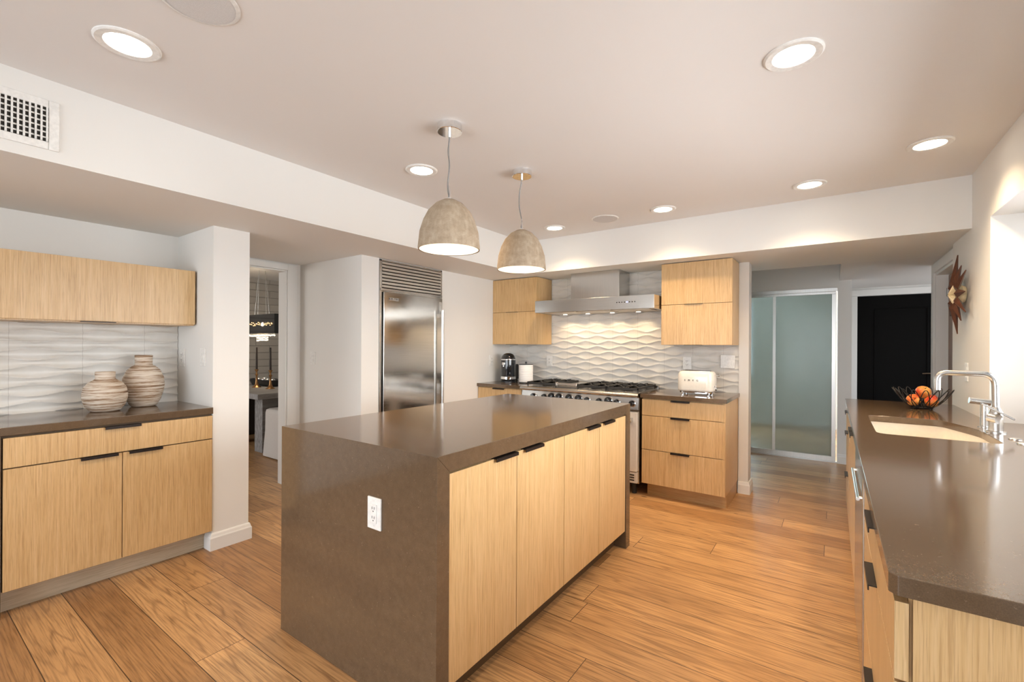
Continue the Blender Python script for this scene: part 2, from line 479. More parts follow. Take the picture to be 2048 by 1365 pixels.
WALNUT = veneer('walnut', 'z', (.10, .035, .018), (.05, .018, .01), (.17, .06, .03))
CLOCKCREAM = plain('aged_cream_lacquer', (.72, .60, .38), .35)
BRONZE = plain('dark_bronze', (.14, .10, .07), .35, 1)
BRASS = plain('aged_brass', (.42, .23, .10), .35, 1)
SILVER = plain('silver_ball', (.85, .85, .85), .05, 1)
GRILLE = plain('white_grille', (.66, .65, .64), .7, bumpy=.3, bscale=500)
LAMPLENS = emit('lamp_lens', (1.0, .90, .74), 9.0)
PENDBULB = emit('pendant_bulb', (1.0, .88, .68), 1.4)
HOODLENS = emit('hood_lens', (1.0, .86, .62), 6.0)
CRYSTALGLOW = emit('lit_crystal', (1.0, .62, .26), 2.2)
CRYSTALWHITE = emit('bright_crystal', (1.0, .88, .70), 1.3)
CRYSTAL = plain('crystal_drop', (.85, .83, .80), .03, .3)
BLUELED = emit('blue_indicator', (.25, .3, 1.0), 4.0)
GROUND = plain('patio_paving', (.42, .38, .33), .9, bumpy=.3, bscale=12)
FILTER = make_steel('hood_filter', 'x', .3, (.6, .52, .42))

# ------------------------------------------------------------------ room shell
ZC, ZS = 2.35, 2.02          # main ceiling, dropped ceiling
XL, XR = -3.15, .70          # column / refrigerator wall plane, right wall plane
YB = 4.44                    # tiled wall
struct('floor', box(-7.4, 2.0, -2.3, 9.0, -.1, 0), FLOOR)
struct('ground_outside', box(-14, 14, -14, 16, -.35, -.12), GROUND)
struct('ceiling', box(-2.6, 1.1, -2.35, 3.92, ZC, ZC+.1), CEIL)
# dropped ceilings: underside and face are one plaster body
struct('ceiling_left', MB().box(-4.15, -2.6, -2.35, 4.6, ZS, ZC+.1), WALL)
struct('ceiling_back', MB().box(-2.6, 1.1, 3.92, 4.97, ZS, ZC+.1), WALL)
struct('ceiling_hall', MB().box(-3.6, .06, 4.97, 6.3, ZC, ZC+.1), CEIL)
struct('ceiling_passage', MB().box(.06, 2.0, 4.97, 7.3, ZS, ZC+.1), CEIL)
struct('ceiling_dining', MB().box(-7.4, -4.18, -1.1, 4.6, 2.27, 2.4), CEIL)
struct('ceiling_den', MB().box(-3.6, .17, 6.3, 9.0, ZC, ZC+.1), CEIL)
# walls
struct('wall_left', box(-3.85, -3.705, -2.3, 1.25, 0, ZS), WALL)
struct('wall_left_column', box(-4.06, XL, 1.25, 1.465, 0, ZS), WALL)
pw = MB().box(-4.06, XL, 2.34, 2.515, 0, ZS)
struct('wall_passage', pw, WALL)
struct('wall_refrigerator_side', box(-4.06, XL, 3.275, YB, 0, ZS), WALL)
struct('wall_refrigerator_back', box(-4.06, -3.86, 2.515, 3.275, 0, ZS), WALL)
struct('wall_refrigerator_head', box(-3.80, XL-.015, 2.515, 3.275, 2.012, ZS), WALL)
struct('wall_back', MB().box(-4.06, -.595, YB, YB+.14, 0, ZS), WALL)
# wall end showing as a slim white post at the right end of the tile
struct('wall_back_end', box(-.672, -.594, YB-.018, YB, 0, ZS), WALL)
# wall to the dining room with a cased opening
struct('wall_dining', MB().box(-4.18, -4.06, -1.1, 1.35, 0, ZC).box(-4.18, -4.06, 2.215, 4.6, 0, ZC).box(-4.18, -4.06, 1.35, 2.215, 1.955, ZC), WALL)
struct('trim_1', MB().box(-4.06, -4.045, 2.215, 2.30, 0, 2.01).box(-4.06, -4.045, 1.465, 2.215, 1.955, 2.01)
       .box(-4.185, -4.06, 2.203, 2.215, 0, 1.955).box(-4.185, -4.06, 1.465, 2.203, 1.943, 1.955), TRIMM, bevel=.003)
# dining room shell
struct('wall_dining_brick', box(-7.4, -7.1, -1.1, 4.6, 0, ZC), BRICK)
struct('wall_dining_far', box(-7.4, -4.18, 4.5, 4.6, 0, ZC), WALL)
struct('wall_dining_near', MB().box(-7.4, -6.9, -1.1, -1.0, 0, ZC).box(-5.1, -4.18, -1.1, -1.0, 0, ZC).box(-6.9, -5.1, -1.1, -1.0, 0, .7).box(-6.9, -5.1, -1.1, -1.0, 2.1, ZC), WALL)
# right wall with the opening above the sink counter
WT = .34
struct('wall_right', MB().box(XR, XR+WT, 3.52, 4.46, 0, ZC).box(XR, XR+WT, .7, 3.52, 0, .845).box(XR, XR+WT, .7, 3.52, 2.0, ZC).box(XR, XR+WT, -2.3, .7, 0, ZC), WALL)
# rear wall with glazed doors (behind the camera)
struct('wall_rear', MB().box(-3.85, -3.1, -2.35, -2.2, 0, ZC).box(.35, XR+WT, -2.35, -2.2, 0, ZC).box(-3.1, .35, -2.35, -2.2, 2.12, ZC), WALL)
def window(name, axis, a0, a1, b0, b1, c, nmul, d=.05):
    """frame with nmul panes in the plane axis = c"""
    f = MB(); w = .05
    def bx(p0, p1, q0, q1, m, dd=d):
        if axis == 'x': m.box(c-dd/2, c+dd/2, p0, p1, q0, q1)
        else: m.box(p0, p1, c-dd/2, c+dd/2, q0, q1)
    bx(a0, a1, b0, b0+w, f); bx(a0, a1, b1-w, b1, f)
    for k in range(nmul+1):
        p = a0 + (a1-a0-w)*k/nmul; bx(p, p+w, b0+w, b1-w, f)
    o = struct(name, f, TRIMM, bevel=.002)
    for k in range(nmul):
        p0 = a0 + (a1-a0-w)*k/nmul + w; p1 = a0 + (a1-a0-w)*(k+1)/nmul
        g = MB(); bx(p0, p1, b0+w, b1-w, g, .006); g.build('pane', PANE, o)
    return o
window('window_1', 'x', .7, 3.52, .885, 2.0, XR+.30, 2)
window('window_2', 'y', -3.1, .35, 0.0, 2.12, -2.28, 3)
# hall beyond
struct('wall_hall_glass', MB().box(.046, .172, 6.19, 6.30, 0, ZC).box(-3.6, .046, 6.19, 6.30, 1.945, ZC).box(-3.6, -2.2, 6.19, 6.30, 0, 1.945), WALL)
struct('wall_hall_left', box(-3.75, -3.6, 4.58, 9.0, 0, ZC), WALL)
struct('wall_den_back', MB().box(-3.6, -2.7, 8.7, 8.8, 0, ZC).box(-1.1, 2.0, 8.7, 8.8, 0, ZC).box(-2.7, -1.1, 8.7, 8.8, 0, .8).box(-2.7, -1.1, 8.7, 8.8, 2.05, ZC), WALL)
struct('wall_passage_left', box(.06, .172, 6.30, 8.7, 0, ZC), WALL)
YD = 7.12
struct('wall_passage_end', MB().box(.172, .253, YD, YD+.12, 0, ZS).box(1.08, 2.0, YD, YD+.12, 0, ZS).box(.253, 1.08, YD, YD+.12, 1.918, ZS), WALL)
struct('wall_passage_far_right', MB().box(1.86, 2.0, 5.5, 6.0, 0, ZS).box(1.86, 2.0, 6.9, YD, 0, ZS).box(1.86, 2.0, 6.0, 6.9, 0, .8).box(1.86, 2.0, 6.0, 6.9, 1.9, ZS), WALL)
struct('trim_2', MB().box(.19, .253, YD-.018, YD, 0, 1.918).box(.19, 1.15, YD-.018, YD, 1.918, 1.995).box(1.08, 1.15, YD-.018, YD, 0, 1.918), TRIMM, bevel=.004)
# stub of wall with a cased side doorway, right of the passage
xs = .725
struct('wall_side_stub', MB().box(xs, xs+.13, 4.46, 4.56, 0, ZS).box(xs, xs+.13, 5.32, 5.5, 0, ZS).box(xs, xs+.13, 4.56, 5.32, 1.93, ZS), WALL)
struct('trim_3', MB().box(xs-.016, xs, 5.30, 5.40, 0, 1.925).box(xs-.016, xs, 4.50, 5.40, 1.925, 2.0).box(xs, xs+.14, 5.30, 5.32, 0, 1.925).box(xs, xs+.14, 4.56, 5.30, 1.905, 1.93), TRIMM, bevel=.003)

# doors
d = struct('door_1', MB().box(-2.2, .033, 6.215, 6.245, 0.012, .062).box(-2.2, .033, 6.215, 6.245, 1.878, 1.905).box(-.006, .033, 6.215, 6.245, .062, 1.878), ALU, bevel=.002)
MB().box(-2.2, -.006, 6.226, 6.234, .062, 1.878).build('frosted_pane', FROST, d)
MB().box(-2.2, .046, 6.192, 6.25, 1.905, 1.945).build('head_track', ALU, d, bevel=.002)
MB().box(-2.2, .046, 6.192, 6.25, 0, .012).build('floor_track', ALU, d)
MB().box(-.580, -.550, 6.216, 6.226, .062, 1.878).build('panel_stile', ALU, d)
d = struct('door_2', box(.255, 1.078, YD+.03, YD+.07, .005, 1.915), BLACKPAINT, bevel=.002)
MB().box(.42, .915, YD+.018, YD+.03, 1.75, 1.76).box(.42, .43, YD+.018, YD+.03, .25, 1.75).box(.905, .915, YD+.018, YD+.03, .25, 1.75).build('panel_moulding', BLACKPAINT, d, bevel=.003)
hm = MB().cyl((.975, YD+.03, .985), (.975, YD-.02, .985), .025, .018).tube([(.975, YD-.02, .985), (.90, YD-.025, .985), (.86, YD-.022, .98)], .009)
hm.build('door_handle', BRONZE, d, smooth=True)
struct('door_3', box(xs+.08, xs+.12, 4.57, 5.295, .005, 1.9), BROWNDOOR, bevel=.002)

# baseboards
def base_prof(t, h): return [(0, 0), (t, 0), (t, h*.72), (t*.75, h*.80), (t*.55, h*.93), (t*.3, h), (0, h)]
bh, bt = .105, .016
def bboard(name, pts, side):
    """mitred skirting swept along pts; side = +1 when the room lies to the left of travel"""
    P = [Vector((x, y)) for x, y in pts]; R_ = []
    for i, p in enumerate(P):
        ns = []
        if i > 0: d_ = (p - P[i-1]).normalized(); ns.append(Vector((-d_.y, d_.x))*side)
        if i < len(P)-1: d_ = (P[i+1] - p).normalized(); ns.append(Vector((-d_.y, d_.x))*side)
        n = ns[0] if len(ns) == 1 else (ns[0] + ns[1]) / (1 + ns[0].dot(ns[1]))
        R_.append([(p.x + n.x*t_, p.y + n.y*t_, z_) for t_, z_ in base_prof(bt, bh)])
    return struct(name, MB().ring(R_), TRIMM)
bboard('baseboard_left', [(XL-.075, 1.25), (XL, 1.25), (XL, 1.465), (-4.0, 1.465)], -1)
bboard('baseboard_passage', [(-4.04, 2.34), (XL, 2.34), (XL, 2.515)], -1)
bboard('baseboard_refrigerator', [(XL, 3.275), (XL, 3.83)], -1)
bboard('baseboard_back', [(-.672, YB-.018), (-.594, YB-.018), (-.594, YB+.14)], -1)
bboard('baseboard_hall', [(.048, 6.19), (.172, 6.19)], -1)

# ------------------------------------------------------------------ small builders
def plate(name, label, cat, c, normal, w, h, kind, group=None):
    """wall plate centred at c on a wall whose outward normal is 'normal' (axis aligned)"""
    n = Vector(normal); t = Vector((0, 0, 1)).cross(n)      # to the plate's own right, seen from the front
    o = thing(name, label, cat, c, group)
    def slab(m, u0, u1, v0, v1, d0, d1):
        pts = []
        for dd in (d0, d1):
            for u, v in ((u0, v0), (u1, v0), (u1, v1), (u0, v1)):
                pts.append(t*u + Vector((0, 0, v)) + n*dd)
        m.add(pts, [(0, 3, 2, 1), (4, 5, 6, 7), (0, 1, 5, 4), (1, 2, 6, 5), (2, 3, 7, 6), (3, 0, 4, 7)])
    m = MB(); slab(m, -w/2, w/2, -h/2, h/2, 0, .007); m.build('cover_plate', PLATE, o, bevel=.0025, local=True)
    if kind == 'outlet':
        m = MB(); slab(m, -.017, .017, -.034, .034, .007, .010); m.build('receptacle', PLATE, o, bevel=.001, local=True)
        for zz in (.017, -.017):
            m = MB()
            for uu in (-.006, .006): slab(m, uu-.0012, uu+.0012, zz-.001, zz+.008, .0101, .0106)
            slab(m, -.0022, .0022, zz-.010, zz-.006, .0101, .0106)
            m.build('socket_slots', SLOT, o, local=True)
    else:
        k = 2 if kind == 'double' else 1
        for i in range(k):
            u = (i - (k-1)/2)*.046
            m = MB()
            pts = []
            for (uu, vv, dd) in ((-.0165, -.033, .011), (.0165, -.033, .011), (.0165, .033, .0085), (-.0165, .033, .0085)):
                pts.append(t*(u+uu) + Vector((0, 0, vv)) + n*dd)
            for (uu, vv) in ((-.0165, -.033), (.0165, -.033), (.0165, .033), (-.0165, .033)):
                pts.append(t*(u+uu) + Vector((0, 0, vv)) + n*.006)
            m.add(pts, [(0, 1, 2, 3), (7, 6, 5, 4), (0, 4, 5, 1), (1, 5, 6, 2), (2, 6, 7, 3), (3, 7, 4, 0)])
            m.build('rocker', PLATE, o, local=True)
    for u in ([0] if w < .09 else [-.023, .023]):
        for v in (h/2-.012, -h/2+.012):
            p = t*u + Vector((0, 0, v))
            MB().cyl(p + n*.006, p + n*.0078, .003, n=10).build('screw', PLATE, o, local=True)
    return o

def pull_y(parent, x, y0, y1, z, sg, proud=.014):
    """edge pull along y on a front whose outward direction is sg*x; top edge at z"""
    m = MB().box(x-sg*.015, x+sg*proud, y0, y1, z-.0005, z+.0025).box(x+sg*(proud-.003), x+sg*proud, y0, y1, z-.011, z)
    return m.build('handle', PULL, parent)
def pull_x(parent, y, x0, x1, z, sg=-1, proud=.014):
    m = MB().box(x0, x1, y-sg*.015, y+sg*proud, z-.0005, z+.0025).box(x0, x1, y+sg*(proud-.003), y+sg*proud, z-.011, z)
    return m.build('handle', PULL, parent)

# ------------------------------------------------------------------ island
IX0, IX1, IY0, IY1 = -2.03, -1.062, 1.086, 2.838
T = .062
wt = MB().prism([(IY0, 0), (IY0, .914), (IY1, .914), (IY1, 0), (IY1-T, 0), (IY1-T, .914-T), (IY0+T, .914-T), (IY0+T, 0)], 'x', IX0, IX1)
# U-shaped prism is concave: build as three mitred slabs in one mesh instead
wt = MB()
wt.prism([(IY0, 0), (IY0, .914), (IY0+T, .914-T), (IY0+T, 0)], 'x', IX0, IX1)
wt.prism([(IY0, .914), (IY1, .914), (IY1-T, .914-T), (IY0+T, .914-T)], 'x', IX0, IX1)
wt.prism([(IY1, .914), (IY1, 0), (IY1-T, 0), (IY1-T, .914-T)], 'x', IX0, IX1)
o = wt.build('island_worktop', QUARTZ, bevel=.0015)
tag(o, 'brown quartz waterfall slab wrapping the top and ends of the kitchen island', 'worktop')
FX = IX1 - .006          # outer face of island doors
seams = [IY0+T+.002, 1.561, 1.969, 2.379, IY1-T-.002]
for ci, lab in enumerate(('light oak two-door cabinet in the near half of the island', 'light oak two-door cabinet in the far half of the island, closer to the range')):
    ya, yb = seams[2*ci], seams[2*ci+2]
    c = thing('base_cabinet', lab, 'cabinet', (FX-.4, (ya+yb)/2, 0), 'island cabinets')
    MB().box(IX0+.02, FX-.021, ya, yb, .11, .846).build('body', SHADECARCASS, c)
    MB().box(IX0+.03, FX-.075, ya, yb, 0, .11).build('toe_kick', SHADECARCASS, c)  # dark colour paints the shadow of the toe recess
    for k in range(2):
        y0, y1 = seams[2*ci+k]+.002, seams[2*ci+k+1]-.002
        dr = MB().box(FX-.02, FX, y0, y1, .112, .843).build('door', OAK, c, bevel=.0008)
        if k == 0: pull_y(dr, FX, y1-.155, y1-.005, .843, 1)
        else: pull_y(dr, FX, y0+.045, y0+.195, .843, 1)
plate('power_outlet', 'white double outlet on the stone end of the island', 'outlet', (-1.374, IY0, .664), (0, -1, 0), .075, .117, 'outlet')

# ------------------------------------------------------------------ left alcove
ZL = .89
LX = -3.142
o = MB().box(-3.705, LX+.004, .345, 1.249, ZL-.04, ZL).build('worktop', QUARTZ, bevel=.002)
tag(o, 'brown stone worktop of the left sideboard under the vases', 'worktop')
c = thing('base_cabinet', 'pale oak sideboard cabinet with one wide drawer over two doors beside the white column', 'cabinet', (-3.42, .81, 0))
MB().box(-3.70, LX-.021, .372, 1.247, .118, ZL-.041).build('body', SHADECARCASS, c)
MB().box(-3.70, LX-.09, .35, 1.245, 0, .118).build('toe_kick', OAKY, c)
MB().box(-3.70, LX, .345, .368, 0, ZL-.041).build('end_panel', QUARTZ, c)
dw = MB().box(LX-.02, LX, .374, 1.246, .698, .838).build('drawer', OAK, c, bevel=.0008); pull_y(dw, LX, .735, .888, .838, 1)
d1 = MB().box(LX-.02, LX, .374, .8075, .122, .692).build('door', OAK, c, bevel=.0008); pull_y(d1, LX, .64, .79, .692, 1)
d2 = MB().box(LX-.02, LX, .811, 1.246, .122, .692).build('door', OAK, c, bevel=.0008); pull_y(d2, LX, .836, .988, .692, 1)
c = thing('wall_cabinet', 'long pale oak wall cabinet with a lift-up door above the vases', 'cabinet', (-3.54, .6, 1.4))
UX = -3.385
MB().box(-3.70, UX-.021, -.25, 1.238, 1.401, 1.752).build('body', OAK, c)
dd = MB().box(UX-.02, UX, -.25, 1.238, 1.408, 1.754).build('door', OAK, c, bevel=.0008)
MB().box(UX-.012, UX+.012, .687, .837, 1.402, 1.406).build('handle', PULL, dd)
def make_tile_mesh(w, h, period, pitch, amp, depth, phase=0.0, dx=.008, dz=.0042):
    nx, nz = int(w/dx), int(h/dz); vs = []; fs = []
    for j in range(nz+1):
        z = h*j/nz
        for i in range(nx+1):
            x = w*i/nx
            # locate band between neighbouring antiphase crests
            c = amp*math.cos(2*PI*(x/period + phase))
            k = math.floor(z/pitch); best = None
            for n in (k-1, k, k+1, k+2):
                zn = n*pitch + (c if n % 2 == 0 else -c)
                if zn <= z and (best is None or zn > best[0]): best = (zn, n)
            n = best[1]; z0 = best[0]; z1 = (n+1)*pitch + (c if (n+1) % 2 == 0 else -c)
            t = (z - z0)/max(z1 - z0, 1e-4)
            hgt = depth*(1 - math.sin(PI*min(max(t, 0), 1))**.8)*min(1, .35 + (z1-z0)/pitch*.65)
            xj = abs((x + phase*period) % period); 
            vs.append((x, hgt, z))
    for j in range(nz):
        for i in range(nx):
            a = j*(nx+1)+i; fs.append((a, a+1, a+nx+2, a+nx+1))
    # back and sides give it thickness
    n0 = len(vs); th = -.006
    per = [j*(nx+1) for j in range(nz, 0, -1)] + list(range(0, nx+1)) + [j*(nx+1)+nx for j in range(1, nz+1)] + [nz*(nx+1)+i for i in range(nx-1, 0, -1)]
    for p in per: vs.append((vs[p][0], th, vs[p][2]))
    L = len(per)
    for q in range(L): fs.append((per[q], n0+q, n0+(q+1) % L, per[(q+1) % L]))
    fs.append(tuple(range(n0, n0+L)))
    return vs, fs
# left backsplash, faces +x
vs, fs = make_tile_mesh(1.6, 1.40-ZL, .30, .051, .0125, .0125, phase=.48)
m = MB(); m.add([(-3.6975+y, -.353+x, ZL+z) for x, y, z in vs], fs)
bs = m.build('backsplash', TILEL, smooth=True, angle=60)
tag(bs, 'white wavy relief tile splashback behind the two vases', 'backsplash')
plate('power_outlet', 'white outlet on the alcove side wall, nearest the wavy tile', 'outlet', (-3.611, 1.25, 1.188), (0, -1, 0), .075, .117, 'outlet')
plate('light_switch', 'white rocker switch on the alcove side wall beside the column edge', 'switch', (-3.287, 1.25, 1.198), (0, -1, 0), .075, .117, 'switch')
# vases
def vase(label, loc, prof):
    t = thing('vase', label, 'vase', loc, 'striped pottery vases')
    MB().lathe(prof, n=56, cap0=True, cap1=False).build('body', VASE, t, local=True, smooth=True, angle=50)
    return t
def scale_r(P, k): return [(r_*k, z_) for r_, z_ in P]
vase('squat round striped stoneware vase, the shorter of the two on the sideboard', (-3.46, .81, ZL),
     scale_r([(.085, 0), (.096, .006), (.125, .035), (.140, .075), (.141, .10), (.130, .14), (.105, .166), (.074, .180), (.064, .186), (.062, .195), (.063, .226), (.060, .229), (.055, .226), (.052, .19), (.10, .15), (.12, .09), (.07, .02), (.001, .015)], .73))
vase('tall round striped stoneware vase, the taller of the two on the sideboard', (-3.545, 1.015, ZL),
     scale_r([(.070, 0), (.082, .006), (.108, .045), (.126, .10), (.131, .135), (.126, .18), (.104, .225), (.075, .25), (.056, .258), (.054, .27), (.056, .318), (.053, .321), (.048, .318), (.046, .265), (.10, .22), (.115, .13), (.07, .02), (.001, .015)], .81))
plate('light_switch', 'white switch on the passage wall left of the refrigerator', 'switch', (-3.844, 2.34, 1.158), (0, -1, 0), .075, .117, 'switch')

# ------------------------------------------------------------------ refrigerator
FY0, FY1 = 2.518, 3.272
FXX = XL + .012
f = thing('refrigerator', 'tall built-in stainless refrigerator with a louvred grille above its door', 'refrigerator', (-3.5, (FY0+FY1)/2, 0))
MB().box(-3.84, FXX-.03, FY0, FY1, .0, 2.012).build('body', STEELV, f)
MB().box(FXX-.03, FXX-.006, FY0, FY0+.022, .1, 2.012).box(FXX-.03, FXX-.006, FY1-.022, FY1, .1, 2.012).box(FXX-.03, FXX-.006, FY0, FY1, 2.0, 2.012).build('frame', STEELV, f, bevel=.001)
g = MB()
for k in range(8):
    z = 1.772 + k*.0285
    g.prism([(FXX-.028, z+.026), (FXX-.005, z+.0245), (FXX-.001, z+.022), (FXX-.001, z+.005), (FXX-.004, z+.0025), (FXX-.028, z+.004)], 'y', FY0+.022, FY1-.022)
g.build('grille', STEELSATIN, f, smooth=True)
MB().box(FXX-.045, FXX-.03, FY0+.02, FY1-.02, 1.765, 2.0).build('grille_backing', SHADOWGAP, f)
MB().box(FXX-.03, FXX+.003, FY0+.006, FY1-.006, 1.748, 1.768).build('grille_trim', STEELY, f, bevel=.002)
dr = MB().box(FXX-.03, FXX+.012, FY0+.03, FY1-.012, .11, 1.738).build('door', STEELDOOR, f, bevel=.004)
hb = MB().cyl((FXX+.06, FY1-.055, .42), (FXX+.06, FY1-.055, 1.62), .013)
for z in (1.60, .46): hb.box(FXX+.01, FXX+.062, FY1-.065, FY1-.045, z-.012, z+.012)
hb.box(FXX+.012, FXX+.03, FY1-.075, FY1-.035, 1.585, 1.70)
hb.build('handle', NICKEL, dr, smooth=True)
bd = MB().box(FXX+.012, FXX+.0135, FY0+.088, FY0+.19, 1.668, 1.692).build('badge', NICKEL, dr)
text_mesh('lettering', 'SUB-ZERO', .024, BLACK, bd, Vector((FXX+.0138, FY0+.139, 1.680)) - f.location, (PI/2, 0, PI/2))
MB().box(FXX-.05, FXX-.02, FY0+.02, FY1-.02, 0, .1).build('toe_kick', SHADOWGAP, f)

# ------------------------------------------------------------------ back wall run
ZB = .875
TY = YB - .0075
vs, fs = make_tile_mesh(2.475, 2.018-ZB, .262, .056, .0165, .0115, phase=.18)
m = MB(); m.add([(-3.148+x, TY-y, ZB+z) for x, y, z in vs], fs)
bs = m.build('backsplash', TILE, smooth=True, angle=60)
tag(bs, 'white wavy relief tile splashback behind the range and hood', 'backsplash')
# base cabinet left of range
CFY = 3.84
o = MB().box(-3.147, -2.572, CFY-.02, YB-.018, ZB-.032, ZB).build('worktop', QUARTZ, bevel=.0015)
tag(o, 'short brown stone worktop left of the range under the coffee machine', 'worktop')
c = thing('base_cabinet', 'oak base cabinet left of the range, mostly hidden behind the island', 'cabinet', (-2.86, 4.14, 0))
MB().box(-3.147, -2.576, CFY+.02, YB-.02, .11, ZB-.033).build('body', OAK, c)
MB().box(-3.147, -2.576, CFY+.085, YB-.02, 0, .11).build('toe_kick', OAKX, c)
for z0, z1 in ((.696, .832), (.406, .691), (.114, .401)):
    dw = MB().box(-3.145, -2.578, CFY, CFY+.02, z0, z1).build('drawer', OAK, c, bevel=.0008)
    pull_x(dw, CFY, -2.94, -2.79, z1)
# drawer base right of range
o = MB().box(-1.342, -.662, CFY-.02, YB-.018, ZB-.032, ZB).build('worktop', QUARTZ, bevel=.0015)
tag(o, 'brown stone worktop right of the range under the toaster', 'worktop')
c = thing('base_cabinet', 'oak three-drawer base cabinet right of the range under the toaster', 'cabinet', (-1.0, 4.14, 0))
MB().box(-1.333, -.694, CFY+.021, YB-.02, .11, ZB-.033).build('body', OAK, c)
MB().box(-.694, -.675, CFY+.005, YB-.02, 0.112, ZB-.033).build('side_panel', OAK, c)
MB().box(-1.31, -.68, CFY+.085, YB-.02, 0, .11).build('toe_kick', OAKX, c)
for z0, z1 in ((.696, .832), (.406, .691), (.114, .401)):
    dw = MB().box(-1.333, -.68, CFY, CFY+.02, z0, z1).build('drawer', OAK, c, bevel=.0008)
    pull_x(dw, CFY, -1.09, -.94, z1)
# wall cabinets
UY = 4.10
def wall_cab(label, x0, x1, mid_handle, bot_handle):
    c = thing('wall_cabinet', label, 'cabinet', ((x0+x1)/2, 4.27, 1.295), 'wall cabinets beside the hood')
    MB().box(x0+.001, x1-.001, UY+.021, YB-.019, 1.296, 2.014).build('body', OAK, c)
    d1 = MB().box(x0, x1-.002, UY, UY+.02, 1.6515, 2.013).build('door', OAK, c, bevel=.0008)
    d2 = MB().box(x0, x1-.002, UY, UY+.02, 1.297, 1.6475).build('door', OAK, c, bevel=.0008)
    MB().box(mid_handle[0], mid_handle[1], UY-.012, UY+.012, 1.6475, 1.6505).build('handle', PULL, d1)
    MB().box(bot_handle[0], bot_handle[1], UY-.010, UY+.012, 1.293, 1.2965).build('handle', PULL, d2)
wall_cab('small oak wall cabinet with two stacked doors left of the range hood', -3.148, -2.567, (-2.96, -2.81), (-2.96, -2.81))
wall_cab('oak wall cabinet with two stacked doors right of the range hood', -1.252, -.672, (-1.055, -.905), (-1.055, -.905))
# hood
h = thing('range_hood', 'stainless chimney range hood over the cooking range', 'range hood', (-1.9, 4.15, 1.62))
hx0, hx1, hy0 = -2.475, -1.262, 3.925
hy1 = YB - .02
MB().box(hx0, hx1, hy0, hy0+.012, 1.615, 1.735).box(hx0, hx0+.012, hy0+.012, hy1, 1.615, 1.735).box(hx1-.012, hx1, hy0+.012, hy1, 1.615, 1.735).box(hx0+.012, hx1-.012, hy0+.012, hy1, 1.722, 1.735).build('canopy', STEEL, h, bevel=.002)
MB().box(-2.185, -1.668, 4.15, YB-.02, 1.735, 2.018).build('chimney', STEELV, h, bevel=.002)
fl = MB().box(hx0+.012, hx1-.012, hy0+.012, hy1, 1.620, 1.630)
for k in range(3): fl.box(hx0+.06+k*.37, hx0+.41+k*.37, hy0+.07, hy1-.21, 1.614, 1.620)
fl.build('filter', FILTER, h)
for k, x in enumerate((-2.31, -2.05, -1.785, -1.52)):
    l = MB().cyl((x, hy1-.155, 1.621), (x, hy1-.155, 1.612), .028, n=20).build('hood_light', NICKEL, h, smooth=True)
    MB().cyl((x, hy1-.155, 1.6125), (x, hy1-.155, 1.6105), .022, n=20).build('lens', HOODLENS, l)
    d = bpy.data.lights.new('hood_lamp', 'SPOT'); d.energy = 2.5; d.spot_size = math.radians(118); d.spot_blend = .5; d.color = (1, .74, .44); d.shadow_soft_size = .02
    lo = bpy.data.objects.new('hood_lamp', d); COL.objects.link(lo); lo.parent = l
    lo.location = Vector((x, hy1-.155, 1.604)) - h.location; lo.rotation_euler = (math.radians(14), 0, 0)
for k in range(8):
    if k != 4: MB().cyl((-1.60+k*.024, hy0+.001, 1.678), (-1.60+k*.024, hy0-.003, 1.678), .005, n=12).build('button', PULL, h, smooth=True)
MB().cyl((-1.60+4*.024, hy0+.001, 1.678), (-1.60+4*.024, hy0-.003, 1.678), .006, n=14).build('indicator', BLUELED, h, smooth=True)

# ------------------------------------------------------------------ range
rx0, rx1, ry = -2.562, -1.352, 3.83
r = thing('cooking_range', 'wide stainless gas range with black grates and a row of control knobs', 'range', (-1.957, 4.12, 0))
MB().box(rx0, rx1, ry, YB-.02, .10, .868).build('body', STEELV, r)
MB().box(rx0+.02, rx1-.02, ry+.06, YB-.04, .868, .880).build('cooktop', STEEL, r, bevel=.002)
bn = MB(); pr_ = []
for k in range(9):
    a = PI/2 + PI*k/8; pr_.append((ry-.018 + .018*math.cos(a)*1.6, .858 + .020*math.sin(a)))
pr_ = [(ry+.06, .878)] + pr_ + [(ry+.06, .838)]
bn.prism(pr_, 'x', rx0, rx1).build('bullnose', STEEL, r, smooth=True, angle=50)
MB().prism([(ry-.008, .838), (ry+.02, .838), (ry+.02, .735), (ry-.022, .735)], 'x', rx0+.005, rx1-.005).build('control_panel', STEEL, r, bevel=.001)
MB().box(rx0+.01, rx1-.01, YB-.055, YB-.021, .868, .905).build('back_guard', STEEL, r, bevel=.003)
knobs = [(-2.414, 0), (-2.289, 0), (-2.208, 1), (-2.126, 1), (-2.02, 1), (-1.922, 1), (-1.834, 0), (-1.715, 0), (-1.629, 1), (-1.548, 0), (-1.41, 0)]
for x, big in knobs:
    rr = .033 if big else .027; zz = .796 if big else .787
    yy = ry - .014
    kb = MB().lathe([(rr, 0), (rr, .006), (rr*.92, .012), (rr*.80, .024), (rr*.72, .034), (rr*.60, .037)], (x, yy-.006, zz), n=28, axis=(0, -1, .13)).build('knob', GLOSSBLACK, r, smooth=True, angle=40)
    MB().lathe([(rr*1.12, -.004), (rr*1.12, .004), (rr*1.02, .007), (rr*.98, .007)], (x, yy-.003, zz), n=28, axis=(0, -1, .13)).build('bezel', CHROME, kb, smooth=True)
